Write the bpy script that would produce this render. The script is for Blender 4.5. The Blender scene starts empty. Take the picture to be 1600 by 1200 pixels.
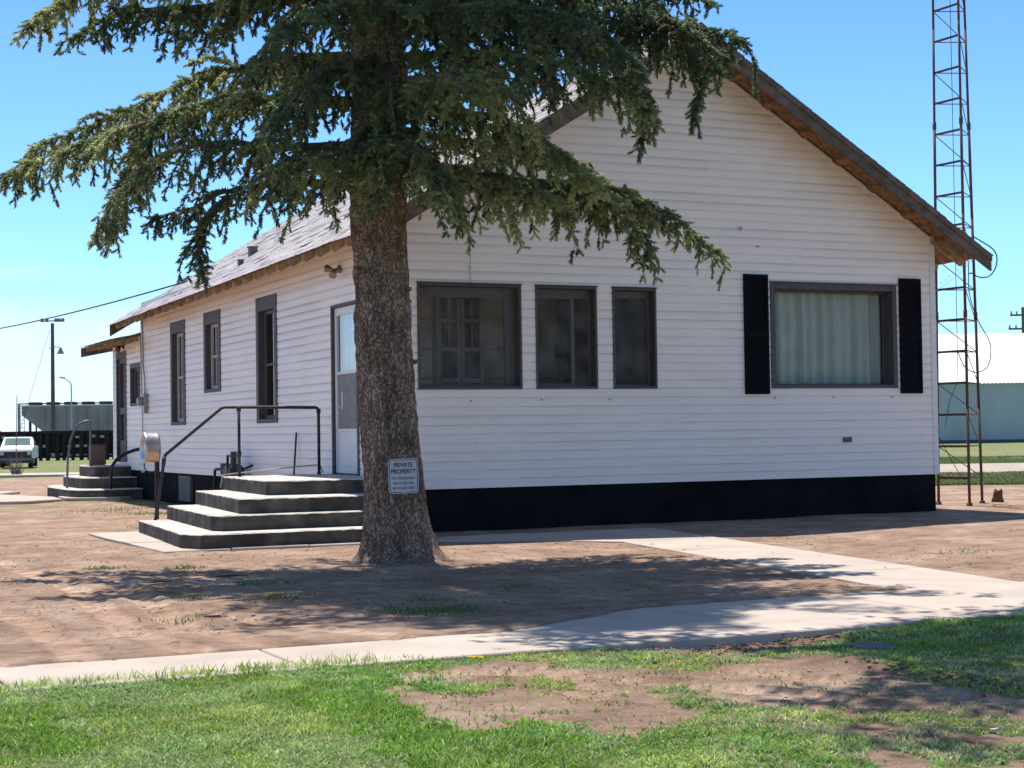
import bpy, bmesh, math, random
import numpy as np
from mathutils import Vector, Matrix
random.seed(7); RNG=np.random.default_rng(11)
S=bpy.context.scene; COL=S.collection
R=math.radians
# ---------------------------------------------------------------- camera
cam_d=bpy.data.cameras.new('camera'); cam=bpy.data.objects.new('camera',cam_d); COL.objects.link(cam); S.camera=cam
cam_d.sensor_width=36; cam_d.lens=58.5; cam_d.clip_end=3000; cam_d.clip_start=.05
yaw=R(24.8); pitch=math.atan(73/2600.); roll=.0148
fw0=Vector((math.sin(yaw),math.cos(yaw),0)); rt0=Vector((math.cos(yaw),-math.sin(yaw),0)); z0_=Vector((0,0,1))
fw=fw0*math.cos(pitch)+z0_*math.sin(pitch); up=z0_*math.cos(pitch)-fw0*math.sin(pitch)
rt=rt0*math.cos(roll)-up*math.sin(roll); up=up*math.cos(roll)+rt0*math.sin(roll)
CAM=Vector((-7.187,-19.259,1.25))
M=Matrix.Identity(4)
for i,v in enumerate((rt,up,-fw)):
    for j in range(3): M[j][i]=v[j]
M.translation=CAM; cam.matrix_world=M
# ---------------------------------------------------------------- sun, sky, exposure
SUN_EL=68.; SUN_AZ=5.        # azimuth from +Y towards +X
se,sa=R(SUN_EL),R(SUN_AZ)
sdir=Vector((math.sin(sa)*math.cos(se),math.cos(sa)*math.cos(se),math.sin(se)))
sl=bpy.data.lights.new('sun','SUN'); sl.energy=4.1; sl.angle=R(.53); sl.color=(1,.95,.87)
so=bpy.data.objects.new('sun',sl); COL.objects.link(so); so.rotation_euler=sdir.to_track_quat('Z','Y').to_euler(); so.location=sdir*30
S.view_settings.view_transform='Standard'; S.view_settings.look='None'; S.view_settings.exposure=.76; S.view_settings.gamma=1
W=bpy.data.worlds.new('World'); S.world=W; W.use_nodes=True
def world():
    nt=W.node_tree; N=nt.nodes; L=nt.links; bg=N['Background']
    sk=N.new('ShaderNodeTexSky'); sk.sky_type='NISHITA'; sk.sun_disc=False; sk.sun_elevation=se; sk.sun_rotation=sa
    sk.altitude=1400; sk.air_density=1.0; sk.dust_density=.2; sk.ozone_density=2.0
    tc=N.new('ShaderNodeTexCoord'); sp=N.new('ShaderNodeSeparateXYZ'); L.new(tc.outputs['Generated'],sp.inputs[0])
    tint=N.new('ShaderNodeMix'); tint.data_type='RGBA'; tint.blend_type='MULTIPLY'; tint.inputs[0].default_value=1
    ramp=N.new('ShaderNodeValToRGB'); e=ramp.color_ramp.elements
    e[0].position=0.0; e[0].color=(.60,.76,1.04,1); e[1].position=.5; e[1].color=(.98,1.0,1.02,1)
    x=e.new(.11); x.color=(.70,1.0,1.20,1)
    x=e.new(.25); x.color=(.58,.88,1.18,1)
    L.new(sp.outputs['Z'],ramp.inputs[0]); L.new(sk.outputs[0],tint.inputs[6]); L.new(ramp.outputs[0],tint.inputs[7])
    # low cloud bank near the horizon
    mp=N.new('ShaderNodeMapping'); mp.inputs['Scale'].default_value=(2.2,2.2,16); L.new(tc.outputs['Generated'],mp.inputs[0])
    nz=N.new('ShaderNodeTexNoise'); nz.inputs['Scale'].default_value=2.2; nz.inputs['Detail'].default_value=6; nz.inputs['Roughness'].default_value=.55; L.new(mp.outputs[0],nz.inputs[0])
    m1=N.new('ShaderNodeMapRange'); m1.interpolation_type='SMOOTHSTEP'; m1.inputs[1].default_value=.16; m1.inputs[2].default_value=-.01; m1.inputs[3].default_value=-.32; m1.inputs[4].default_value=.72; L.new(sp.outputs['Z'],m1.inputs[0])
    ad=N.new('ShaderNodeMath'); ad.operation='ADD'; L.new(nz.outputs[0],ad.inputs[0]); L.new(m1.outputs[0],ad.inputs[1])
    m2=N.new('ShaderNodeMapRange'); m2.interpolation_type='SMOOTHSTEP'; m2.inputs[1].default_value=.50; m2.inputs[2].default_value=.95; m2.inputs[4].default_value=.7; L.new(ad.outputs[0],m2.inputs[0])
    az=N.new('ShaderNodeMapRange'); az.interpolation_type='SMOOTHSTEP'; az.inputs[1].default_value=.42; az.inputs[2].default_value=.22; L.new(sp.outputs['X'],az.inputs[0]); mu=N.new('ShaderNodeMath'); mu.operation='MULTIPLY'; L.new(m2.outputs[0],mu.inputs[0]); L.new(az.outputs[0],mu.inputs[1])
    mx=N.new('ShaderNodeMix'); mx.data_type='RGBA'; L.new(mu.outputs[0],mx.inputs[0]); L.new(tint.outputs[2],mx.inputs[6]); mx.inputs[7].default_value=(5.8,6.5,7.6,1)
    L.new(mx.outputs[2],bg.inputs[0]); bg.inputs[1].default_value=.10
world()
# ---------------------------------------------------------------- noise
def _h(ix,iy,s):
    n=(ix*374761393+iy*668265263+s*2147483647)&0xffffffff
    n=((n^(n>>13))*1274126177)&0xffffffff
    return ((n^(n>>16))&0xffff)/65535.
def vnoise(x,y,s=0):
    x=np.asarray(x,float); y=np.asarray(y,float)
    ix=np.floor(x).astype(np.int64); iy=np.floor(y).astype(np.int64); fx=x-ix; fy=y-iy
    fx=fx*fx*(3-2*fx); fy=fy*fy*(3-2*fy)
    a=_h(ix,iy,s);b=_h(ix+1,iy,s);c=_h(ix,iy+1,s);d=_h(ix+1,iy+1,s)
    return (a*(1-fx)+b*fx)*(1-fy)+(c*(1-fx)+d*fx)*fy
def fbm(x,y,o=4,s=0):
    v=0;a=.5;t=0
    for i in range(o): v=v+a*vnoise(np.asarray(x)*2**i,np.asarray(y)*2**i,s+i*17); t+=a; a*=.5
    return v/t
def inpoly(x,y,P):
    x=np.asarray(x,float); y=np.asarray(y,float); r=np.zeros(x.shape,bool); n=len(P); j=n-1
    for i in range(n):
        xi,yi=P[i]; xj,yj=P[j]
        c=((yi>y)!=(yj>y))&(x<(xj-xi)*(y-yi)/(yj-yi+1e-12)+xi); r^=c; j=i
    return r
def segdist(x,y,P):
    """distance to polyline, arc length along it, signed side"""
    best=np.full(np.shape(x),1e9); al=np.zeros(np.shape(x)); acc=0
    for (ax,ay),(bx,by) in zip(P[:-1],P[1:]):
        dx,dy=bx-ax,by-ay; l=math.hypot(dx,dy); t=np.clip(((x-ax)*dx+(y-ay)*dy)/l/l,0,1)
        d=np.hypot(x-ax-t*dx,y-ay-t*dy); sg=np.sign((x-ax)*dy-(y-ay)*dx)
        m=d<np.abs(best); best=np.where(m,d*sg+1e-9,best); al=np.where(m,acc+t*l,al); acc+=l
    return best,al
sstep=lambda a,b,x: (lambda t:t*t*(3-2*t))(np.clip((x-a)/(b-a),0,1))
# ---------------------------------------------------------------- materials
def mat(name,col,rough=.8,var=.0,vs=8,bump=0,bs=60,col2=None,spec=.3,metal=0,stretch=(1,1,1),detail=5,dist=.01,trans=0,vcol=None,lo=.35,hi=.65):
    m=bpy.data.materials.new(name); m.use_nodes=True; nt=m.node_tree; N=nt.nodes; L=nt.links; b=N['Principled BSDF']
    b.inputs['Roughness'].default_value=rough; b.inputs['Specular IOR Level'].default_value=spec; b.inputs['Metallic'].default_value=metal
    b.inputs['Base Color'].default_value=(*col,1)
    tc=N.new('ShaderNodeTexCoord'); mp=N.new('ShaderNodeMapping'); mp.inputs['Scale'].default_value=stretch; L.new(tc.outputs['Object'],mp.inputs[0])
    src=None
    if var or col2:
        n=N.new('ShaderNodeTexNoise'); n.inputs['Scale'].default_value=vs; n.inputs['Detail'].default_value=detail; L.new(mp.outputs[0],n.inputs[0])
        mr=N.new('ShaderNodeMapRange'); mr.inputs[1].default_value=lo; mr.inputs[2].default_value=hi; L.new(n.outputs[0],mr.inputs[0])
        mx=N.new('ShaderNodeMix'); mx.data_type='RGBA'; L.new(mr.outputs[0],mx.inputs[0])
        c2=col2 if col2 else tuple(c*(1-var) for c in col)
        mx.inputs[6].default_value=(*c2,1); mx.inputs[7].default_value=(*col,1); src=mx.outputs[2]
    if vcol:
        a=N.new('ShaderNodeAttribute'); a.attribute_name=vcol
        if src:
            mm=N.new('ShaderNodeMix'); mm.data_type='RGBA'; mm.blend_type='MULTIPLY'; mm.inputs[0].default_value=1
            L.new(src,mm.inputs[6]); L.new(a.outputs['Color'],mm.inputs[7]); src=mm.outputs[2]
        else: src=a.outputs['Color']
    if src: L.new(src,b.inputs['Base Color'])
    if bump:
        n2=N.new('ShaderNodeTexNoise'); n2.inputs['Scale'].default_value=bs; n2.inputs['Detail'].default_value=6; L.new(mp.outputs[0],n2.inputs[0])
        bp=N.new('ShaderNodeBump'); bp.inputs['Strength'].default_value=bump; bp.inputs['Distance'].default_value=dist; L.new(n2.outputs[0],bp.inputs['Height']); L.new(bp.outputs[0],b.inputs['Normal'])
    if trans:
        t=N.new('ShaderNodeBsdfTranslucent'); ms=N.new('ShaderNodeMixShader'); ms.inputs[0].default_value=trans
        if src: L.new(src,t.inputs[0])
        else: t.inputs[0].default_value=(*col,1)
        out=N['Material Output']; L.new(b.outputs[0],ms.inputs[1]); L.new(t.outputs[0],ms.inputs[2]); L.new(ms.outputs[0],out.inputs[0])
    return m
def glass(name,tint=(.8,.85,.85),refl=.12,rough=.02,wav=.02):
    m=bpy.data.materials.new(name); m.use_nodes=True; nt=m.node_tree; N=nt.nodes; L=nt.links; N.remove(N['Principled BSDF'])
    t=N.new('ShaderNodeBsdfTransparent'); t.inputs[0].default_value=(*tint,1)
    g=N.new('ShaderNodeBsdfGlossy'); g.inputs['Roughness'].default_value=rough
    f=N.new('ShaderNodeFresnel'); f.inputs[0].default_value=1.5
    mr=N.new('ShaderNodeMapRange'); mr.inputs[3].default_value=refl-.04; mr.inputs[4].default_value=.45; L.new(f.outputs[0],mr.inputs[0])
    n=N.new('ShaderNodeTexNoise'); n.inputs['Scale'].default_value=2.5; bp=N.new('ShaderNodeBump'); bp.inputs['Strength'].default_value=wav; L.new(n.outputs[0],bp.inputs['Height'])
    tc=N.new('ShaderNodeTexCoord'); L.new(tc.outputs['Object'],n.inputs[0]); L.new(bp.outputs[0],g.inputs['Normal'])
    ms=N.new('ShaderNodeMixShader'); L.new(mr.outputs[0],ms.inputs[0]); L.new(t.outputs[0],ms.inputs[1]); L.new(g.outputs[0],ms.inputs[2]); L.new(ms.outputs[0],N['Material Output'].inputs[0])
    return m
mSID=mat('white_siding',(.90,.815,.75),.42,.05,1.6,.12,4,spec=.4,stretch=(1,1,2.5),dist=.02)
mTRIMW=mat('white_trim',(.78,.76,.75),.45,.10,12,.1,40)
mGREY=mat('grey_trim_paint',(.100,.090,.094),.6,.22,14,.3,50,stretch=(1,1,1))
mGREY2=mat('grey_sash_paint',(.115,.110,.115),.6,.2,12,.2,60)
mBLACK=mat('black_masonry_paint',(.0045,.005,.007),.9,.0,1.6,.4,25,col2=(.014,.0135,.014),dist=.008,spec=.08,lo=.4,hi=.7)
mSHUT=mat('black_shutter',(.005,.0055,.009),.7,.2,9,.15,40,spec=.1)
mFASC=mat('weathered_fascia',(.165,.130,.112),.85,.45,7,.3,60,dist=.004)
mRAW=mat('raw_wood',(.34,.19,.095),.9,.55,10,.6,50,dist=.006)
mRAFT=mat('rafter_wood',(.50,.36,.24),.9,.5,12,.5,50,dist=.005)
mSHIN=mat('shingle',(.60,.56,.56),.95,.28,30,.7,150,vcol='Col',dist=.008)
mCON=mat('concrete',(.50,.415,.35),.9,.22,2.2,.5,90,dist=.004,lo=.3,hi=.7)
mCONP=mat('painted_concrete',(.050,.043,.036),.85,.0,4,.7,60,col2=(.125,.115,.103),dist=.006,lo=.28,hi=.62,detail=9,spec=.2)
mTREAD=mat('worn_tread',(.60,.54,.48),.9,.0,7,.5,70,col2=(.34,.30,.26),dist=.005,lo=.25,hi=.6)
mIRON=mat('dark_pipe',(.05,.045,.05),.5,.4,20,.2,60,metal=.3)
mRUST=mat('rusty_steel',(.085,.068,.078),.7,.0,7,.3,80,col2=(.12,.06,.04),metal=.2,lo=.42,hi=.62)
mBARK=mat('spruce_bark',(.29,.215,.175),.95,.0,11,1.0,48,col2=(.135,.094,.076),stretch=(1,1,.38),dist=.06,lo=.3,hi=.68,detail=12)
def bark_mat():
    m=bpy.data.materials.new('spruce_trunk_bark'); m.use_nodes=True; nt=m.node_tree; N=nt.nodes; L=nt.links; b=N['Principled BSDF']; b.inputs['Roughness'].default_value=.95; b.inputs['Specular IOR Level'].default_value=.15
    tc=N.new('ShaderNodeTexCoord'); mp=N.new('ShaderNodeMapping'); mp.inputs['Scale'].default_value=(1,1,.45); L.new(tc.outputs['Object'],mp.inputs[0])
    wn=N.new('ShaderNodeTexNoise'); wn.inputs['Scale'].default_value=14; wn.inputs['Detail'].default_value=8; L.new(mp.outputs[0],wn.inputs[0])
    wm=N.new('ShaderNodeMix'); wm.data_type='RGBA'; wm.blend_type='ADD'; wm.inputs[0].default_value=.22; L.new(mp.outputs[0],wm.inputs[6]); L.new(wn.outputs['Color'],wm.inputs[7])
    v=N.new('ShaderNodeTexVoronoi'); v.feature='DISTANCE_TO_EDGE'; v.inputs['Scale'].default_value=25; L.new(wm.outputs[2],v.inputs['Vector'])
    vc=N.new('ShaderNodeTexVoronoi'); vc.inputs['Scale'].default_value=25; L.new(wm.outputs[2],vc.inputs['Vector'])
    mr=N.new('ShaderNodeMapRange'); mr.inputs[1].default_value=-.10; mr.inputs[2].default_value=.16; L.new(v.outputs['Distance'],mr.inputs[0])
    n=N.new('ShaderNodeTexNoise'); n.inputs['Scale'].default_value=5; n.inputs['Detail'].default_value=9; n.inputs['Roughness'].default_value=.7; L.new(mp.outputs[0],n.inputs[0])
    r=N.new('ShaderNodeValToRGB'); e=r.color_ramp.elements; e[0].position=.32; e[0].color=(.19,.125,.09,1); e[1].position=.72; e[1].color=(.54,.42,.34,1); x=e.new(.52); x.color=(.40,.285,.22,1); L.new(n.outputs[0],r.inputs[0])
    sv=N.new('ShaderNodeSeparateColor'); L.new(vc.outputs['Color'],sv.inputs[0]); mv=N.new('ShaderNodeMapRange'); mv.inputs[3].default_value=.90; mv.inputs[4].default_value=1.08; L.new(sv.outputs[0],mv.inputs[0])
    mu=N.new('ShaderNodeMix'); mu.data_type='RGBA'; mu.blend_type='MULTIPLY'; mu.inputs[0].default_value=1; L.new(r.outputs[0],mu.inputs[6]); L.new(mv.outputs[0],mu.inputs[7])
    mx=N.new('ShaderNodeMix'); mx.data_type='RGBA'; mx.inputs[6].default_value=(.135,.088,.064,1); L.new(mr.outputs[0],mx.inputs[0]); L.new(mu.outputs[2],mx.inputs[7]); L.new(mx.outputs[2],b.inputs['Base Color'])
    n2=N.new('ShaderNodeTexNoise'); n2.inputs['Scale'].default_value=60; n2.inputs['Detail'].default_value=8; L.new(mp.outputs[0],n2.inputs[0])
    ad=N.new('ShaderNodeMath'); ad.operation='MULTIPLY_ADD'; L.new(n2.outputs[0],ad.inputs[0]); ad.inputs[1].default_value=.5; L.new(mr.outputs[0],ad.inputs[2])
    bp=N.new('ShaderNodeBump'); bp.inputs['Strength'].default_value=1; bp.inputs['Distance'].default_value=.03; L.new(ad.outputs[0],bp.inputs['Height']); L.new(bp.outputs[0],b.inputs['Normal'])
    return m
mTRUNK=bark_mat()
mTWIG=mat('bare_twig',(.15,.10,.075),.9,.4,15,.3,60)
mNEED=mat('spruce_needles',(1,1,1),.55,.0,3,vcol='Col',trans=.46,spec=.3,col2=(.72,.78,.74))
mGRASS=mat('grass_blades',(1,1,1),.6,0,2,vcol='Col',trans=.35,spec=.25,col2=(.85,.9,.8))
mGLASS=glass('window_glass',(.97,.95,.93),.012)
mGLASS2=glass('storm_glass',(.50,.49,.48),.025)
mGLASSB=glass('sky_tint_glass',(.75,.93,1.0),.14,.06,.05)  # blue of the reflected sky put into the glass tint
mINT=mat('interior_wall',(.78,.68,.60),.9,.2,3)
mINTF=mat('interior_floor',(.25,.20,.16),.7,.3,4)
mINTW=mat('interior_door_paint',(.58,.55,.54),.6,.1,5)
mLITE=mat('dim_pane',(.88,.78,.66),.25,.25,4)
mDARK=mat('dark_interior',(.02,.018,.018),.3)
mCURT=mat('sheer_curtain',(.66,.78,.75),.9,.12,3,.1,30,trans=.3)
mBLIND=mat('window_blind',(.30,.27,.25),.9,.2,6)
mALUM=mat('white_door_paint',(.70,.70,.71),.4,.08,6)
mSCR=mat('grey_screen',(.27,.265,.26),.8,.25,9,.3,200)
mCHROME=mat('polished_tin',(.60,.58,.56),.38,.25,6,.5,14,metal=1)
mCABLE=mat('black_cable',(.03,.03,.035),.6,.2,10)
mWHITEP=mat('white_paint',(.8,.8,.79),.45,.08,4)
mSIGN=mat('sign_face',(.62,.59,.58),.5,.12,10)
mINK=mat('sign_ink',(.035,.035,.04),.6)
# ---------------------------------------------------------------- mesh builder
def curve(P_,k=6):
    P_=[Vector(p) for p in P_]; out=[]; n=len(P_)
    for i in range(n-1):
        a,b,c,d=P_[max(i-1,0)],P_[i],P_[i+1],P_[min(i+2,n-1)]
        for j in range(k): t=j/k; out.append(.5*((2*b)+(c-a)*t+(2*a-5*b+4*c-d)*t*t+(3*b-a-3*c+d)*t**3))
    return out+[P_[-1]]
class MB:
    def __init__(s): s.v=[]; s.f=[]; s.mi=[]; s.cm=0
    def quad(s,*p):
        n=len(s.v); s.v+= [tuple(q) for q in p]; s.f.append(tuple(range(n,n+len(p)))); s.mi.append(s.cm); return s
    def box(s,a,b,T=None,skip=()):
        x0,y0,z0=a; x1,y1,z1=b; c=[Vector(q) for q in ((x0,y0,z0),(x1,y0,z0),(x1,y1,z0),(x0,y1,z0),(x0,y0,z1),(x1,y0,z1),(x1,y1,z1),(x0,y1,z1))]
        if T is not None: c=[T@q for q in c]
        n=len(s.v); s.v+=[tuple(q) for q in c]
        for i,f in enumerate(((0,3,2,1),(4,5,6,7),(0,1,5,4),(1,2,6,5),(2,3,7,6),(3,0,4,7))):
            if i in skip: continue
            s.f.append(tuple(n+k for k in f)); s.mi.append(s.cm)
        return s
    def hexa(s,c):
        n=len(s.v); s.v+=[tuple(q) for q in c]
        for f in ((0,3,2,1),(4,5,6,7),(0,1,5,4),(1,2,6,5),(2,3,7,6),(3,0,4,7)): s.f.append(tuple(n+k for k in f)); s.mi.append(s.cm)
        return s
    def prism(s,poly,d,cap=True):
        """poly: list of 3D points, d: extrusion vector"""
        n=len(s.v); k=len(poly); d=Vector(d); s.v+=[tuple(q) for q in poly]+[tuple(Vector(q)+d) for q in poly]
        s.f.append(tuple(range(n,n+k))[::-1]); s.f.append(tuple(range(n+k,n+2*k))); s.mi+=[s.cm]*2
        for i in range(k): j=(i+1)%k; s.f.append((n+i,n+j,n+k+j,n+k+i)); s.mi.append(s.cm)
        return s
    def tube(s,P,r,n=8,cap=True):
        P=[Vector(p) for p in P]; rr=r if hasattr(r,'__len__') else [r]*len(P); base=len(s.v); ref=None
        for i,p in enumerate(P):
            t=(P[min(i+1,len(P)-1)]-P[max(i-1,0)]).normalized()
            if ref is None: ref=t.orthogonal().normalized()
            a=(ref-t*ref.dot(t)).normalized(); ref=a; b=t.cross(a)
            for k in range(n): an=2*math.pi*k/n; s.v.append(tuple(p+(a*math.cos(an)+b*math.sin(an))*rr[i]))
        for i in range(len(P)-1):
            for k in range(n):
                j=(k+1)%n; s.f.append((base+i*n+k,base+i*n+j,base+(i+1)*n+j,base+(i+1)*n+k)); s.mi.append(s.cm)
        if cap:
            s.f.append(tuple(base+k for k in range(n))[::-1]); s.f.append(tuple(base+(len(P)-1)*n+k for k in range(n))); s.mi+=[s.cm]*2
        return s
    def build(s,name,mats,parent=None,smooth=False,bevel=0,seg=1,clip=None,jit=0):
        off=rootloc(parent); me=bpy.data.meshes.new(name)
        me.from_pydata([(a-off[0],b-off[1],c-off[2]) for a,b,c in s.v],[],s.f)
        if not isinstance(mats,(list,tuple)): mats=[mats]
        for m in mats: me.materials.append(m)
        if len(mats)>1: me.polygons.foreach_set('material_index',s.mi)
        if bevel or clip:
            bm=bmesh.new(); bm.from_mesh(me)
            if clip:
                for co,no in clip: bmesh.ops.bisect_plane(bm,geom=bm.verts[:]+bm.edges[:]+bm.faces[:],plane_co=Vector(co)-off,plane_no=no,clear_outer=True)
            if bevel: bmesh.ops.bevel(bm,geom=[e for e in bm.edges if len(e.link_faces)==2 and e.calc_face_angle(0)>.5],offset=bevel,segments=seg,affect='EDGES',clamp_overlap=True)
            bm.to_mesh(me); bm.free()
        if smooth: me.polygons.foreach_set('use_smooth',[True]*len(me.polygons))
        me.update(); o=bpy.data.objects.new(name,me); COL.objects.link(o)
        if parent: o.parent=parent
        return o
def rootloc(p):
    while p is not None and p.parent: p=p.parent
    return p.location.copy() if p is not None else Vector((0,0,0))
def tag(o,label=None,cat=None,group=None,kind=None):
    if label: o['label']=label
    if cat: o['category']=cat
    if group: o['group']=group
    if kind: o['kind']=kind
    return o
def thing(name,loc,label,cat,group=None):
    o=bpy.data.objects.new(name,None); COL.objects.link(o); o.location=loc; o.empty_display_size=.2
    return tag(o,label,cat,group)
def npmesh(name,V,F,mats,parent=None,col=None,smooth=False):
    """V (n,3), F (m,k) arrays; col (n,3) point colours"""
    off=rootloc(parent); V=np.asarray(V,np.float32)-np.array(off,np.float32); F=np.asarray(F,np.int32); k=F.shape[1]
    me=bpy.data.meshes.new(name); me.vertices.add(len(V)); me.vertices.foreach_set('co',V.ravel())
    me.loops.add(F.size); me.loops.foreach_set('vertex_index',F.ravel()); me.polygons.add(len(F)); me.polygons.foreach_set('loop_start',np.arange(0,F.size,k,dtype=np.int32))
    try: me.polygons.foreach_set('loop_total',np.full(len(F),k,np.int32))
    except Exception: pass
    if smooth: me.polygons.foreach_set('use_smooth',np.ones(len(F),bool))
    for m in (mats if isinstance(mats,(list,tuple)) else [mats]): me.materials.append(m)
    if col is not None:
        a=me.attributes.new('Col','FLOAT_COLOR','POINT'); c=np.ones((len(V),4),np.float32); c[:,:3]=col; a.data.foreach_set('color',c.ravel())
    me.update(calc_edges=True); me.validate(); o=bpy.data.objects.new(name,me); COL.objects.link(o)
    if parent: o.parent=parent
    return o
def arc(c,r,a0,a1,n,ax,ay):
    c=Vector(c);ax=Vector(ax);ay=Vector(ay); return [c+ax*r*math.cos(a0+(a1-a0)*i/n)+ay*r*math.sin(a0+(a1-a0)*i/n) for i in range(n+1)]
# ================================================================ GROUND
TR=[[(-6.1,-3.5),(-5.54,-6.96),(-5.42,-7.93),(-5.5,-9.9)],[(-4.95,0.5),(-4.7,-5.25),(-4.98,-8.99),(-4.85,-9.9)],[(-4.2,-4.0),(-4.4,-6.6),(-4.6,-8.66),(-4.45,-9.9)],
    [(-4.3,-7.5),(-4.05,-8.35),(-3.9,-9.3),(-3.6,-10.0)],[(-6.6,-5),(-6.2,-7.5),(-6.0,-9.9)],
    [(-3.9,-11.2),(-3.57,-11.45),(-3.11,-11.98),(-2.79,-12.62),(-2.5,-13.6)],[(-3.6,-12.3),(-3.3,-11.3),(-2.75,-11.55),(-2.35,-12.4),(-2.1,-13.4)]]
HOL=[(-2.76,-10.78),(-2.22,-10.78),(-1.47,-10.62),(-0.88,-10.4),(-1.08,-10.84),(-1.77,-11.3),(-2.23,-11.48),(-2.56,-11.29)]
PATH=[(3.15,-1.0),(1.88,-9.3),(0.72,-9.3),(1.62,-3.05),(0.9,-2.2),(-.02,-1.62),(-.9,-1.5),(-.9,-1.02),(0.36,-1.04),(1.59,-1.1)]
SLAB=[(-3.16,2.3),(-3.2,1.24),(-3.12,-1.57),(-2.38,-1.50),(-0.84,-1.56),(-.8,-1.0),(0,-.9),(0,2.3)]
WALK=[(-14,-10.78),(14,-10.78),(14,-9.08),(-14,-9.08)]
def gz(x,y):
    x=np.asarray(x,float); y=np.asarray(y,float)
    z=.030*(fbm(x*.9,y*.9,3,3)-.5)+.009*(fbm(x*5,y*5,3,9)-.5)
    near=sstep(3,-2,y)
    for i,P in enumerate(TR):
        d,al=segdist(x,y,P); w=np.abs(d); wd=.10
        tr=sstep(wd+.05,wd-.02,w)
        tread=.5+.5*np.sin(al*2*math.pi/.075+np.where(d>0,1.6,0)+np.abs(d)*25)
        rib=.5+.5*np.cos(d*2*math.pi/.055)
        z=z-tr*(.008+.006*tread)+.008*np.exp(-((w-wd-.045)/.04)**2)
    # hollow washed out beside the walk
    cx,cy=-1.75,-10.95; e=np.hypot((x-cx)*.92+(y-cy)*-.35,((y-cy)*1.0+(x-cx)*.30)*2.7); z=z-.055*sstep(1.25,.3,e)*(.6+.8*fbm(x*7,y*7,3,5))
    # low berm of turned earth
    d,al=segdist(x,y,[(-2.0,-11.75),(-1.9,-12.4),(-1.8,-12.9),(-1.75,-13.6)]); z=z+.05*np.exp(-(np.abs(d)/.10)**2)*fbm(x*9,y*9,3,8)*1.5
    # slabs sit in the ground
    def sink(P,z,depth=-.02):
        m=inpoly(x,y,P); return np.where(m,np.minimum(z,depth),z)
    zs=z
    wN=-9.12-.80*sstep(-1.2,-3.2,x)+.05*(fbm(x*3,y*0,2,4)-.5)*2
    z=np.where((y<wN-.03)&(y>-10.74),np.minimum(z,-.012),z)
    z=np.where((y>wN)&(y<-9.0),np.maximum(z,.026+.008*fbm(x*12,y*12,2)),z)
    z=np.where((y>wN-.03)&(y<=wN),.022,z)
    z=sink(PATH,z,-.012); z=sink(SLAB,z,-.012)
    # ground falls away slightly far behind
    r=np.hypot(x-CAM.x,y-CAM.y); z=z-.2*sstep(40,80,r)
    z=np.where((x>.3)&(x<8.2)&(y>.3)&(y<16),-.05,z)
    return z
PATCH=[(-4.27,-11.36),(-3.77,-11.0),(-3.4,-11.02),(-3.04,-11.44),(-2.66,-11.79),(-2.18,-11.66),(-1.88,-11.99),(-1.95,-12.75),(-1.9,-13.6),(-2.3,-13.9),(-2.43,-13.31),(-2.7,-13.34),(-2.85,-13.35),(-2.97,-13.1),(-3.07,-12.74),(-3.05,-12.31),(-3.16,-12.13),(-3.28,-12.4),(-3.36,-12.87),(-3.62,-13.1),(-3.83,-13.15),(-3.92,-13.26),(-3.97,-12.89),(-4.13,-12.71),(-4.27,-12.9),(-4.41,-12.82),(-4.5,-12.59),(-4.47,-12.23),(-4.39,-11.87)]
PATCH3=[(-3.14,-13.65),(-2.69,-13.5),(-2.3,-13.93),(-2.2,-14.8),(-3.3,-14.8),(-3.48,-14.24)]
PATCH4=[(-5.0,-12.89),(-4.75,-12.8),(-4.71,-13.23),(-5.02,-13.5),(-5.15,-13.21)]
ISL=[[(-4.25,-11.5),(-4.06,-11.36),(-3.99,-11.5),(-3.78,-11.79),(-4.15,-11.93)],[(-3.71,-11.7),(-3.49,-11.78),(-3.58,-12.05),(-3.78,-11.98)],[(-1.6,-12.6),(-1.2,-12.7),(-1.3,-13.3),(-1.8,-13.3)]]
def grassmask(x,y):
    """0 bare earth .. 1 full turf in the verge in front of the walk"""
    wx=x+.22*(fbm(x*2.3,y*2.3,3,31)-.5); wy=y+.22*(fbm(x*2.3,y*2.3,3,47)-.5)
    edge=-10.62+.22*sstep(-5,-6.5,x)+.35*sstep(-1.4,-.2,x)+.16*(fbm(x*3,x*0,3,2)-.5)
    m=sstep(edge+.03,edge-.06,y)
    acc=0.
    for k in range(4):
        jx=wx+.26*(fbm(x*9,y*9,2,131+k*7)-.5); jy=wy+.26*(fbm(x*9,y*9,2,151+k*7)-.5)
        bare=inpoly(jx,jy,PATCH)|inpoly(jx,jy,HOL)|(inpoly(jx,jy,PATCH3)&(fbm(x*4,y*4,3,71)>.50))
        for P in ISL: bare&=~inpoly(jx,jy,P)
        acc=acc+bare*.25
    m=m*(.035+.965*(1-acc)**1.3)
    thin=sstep(.38,.62,fbm(x*1.7+5,y*1.7,4,61))
    east=sstep(-4.3,-2.8,x)
    m=m*(1-east*.55*(1-thin))
    return m
def axis(knots):
    out=[]
    for (a,b,st) in knots: out+=list(np.arange(a,b-1e-6,st))
    out.append(knots[-1][1]); return np.array(out)
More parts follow.
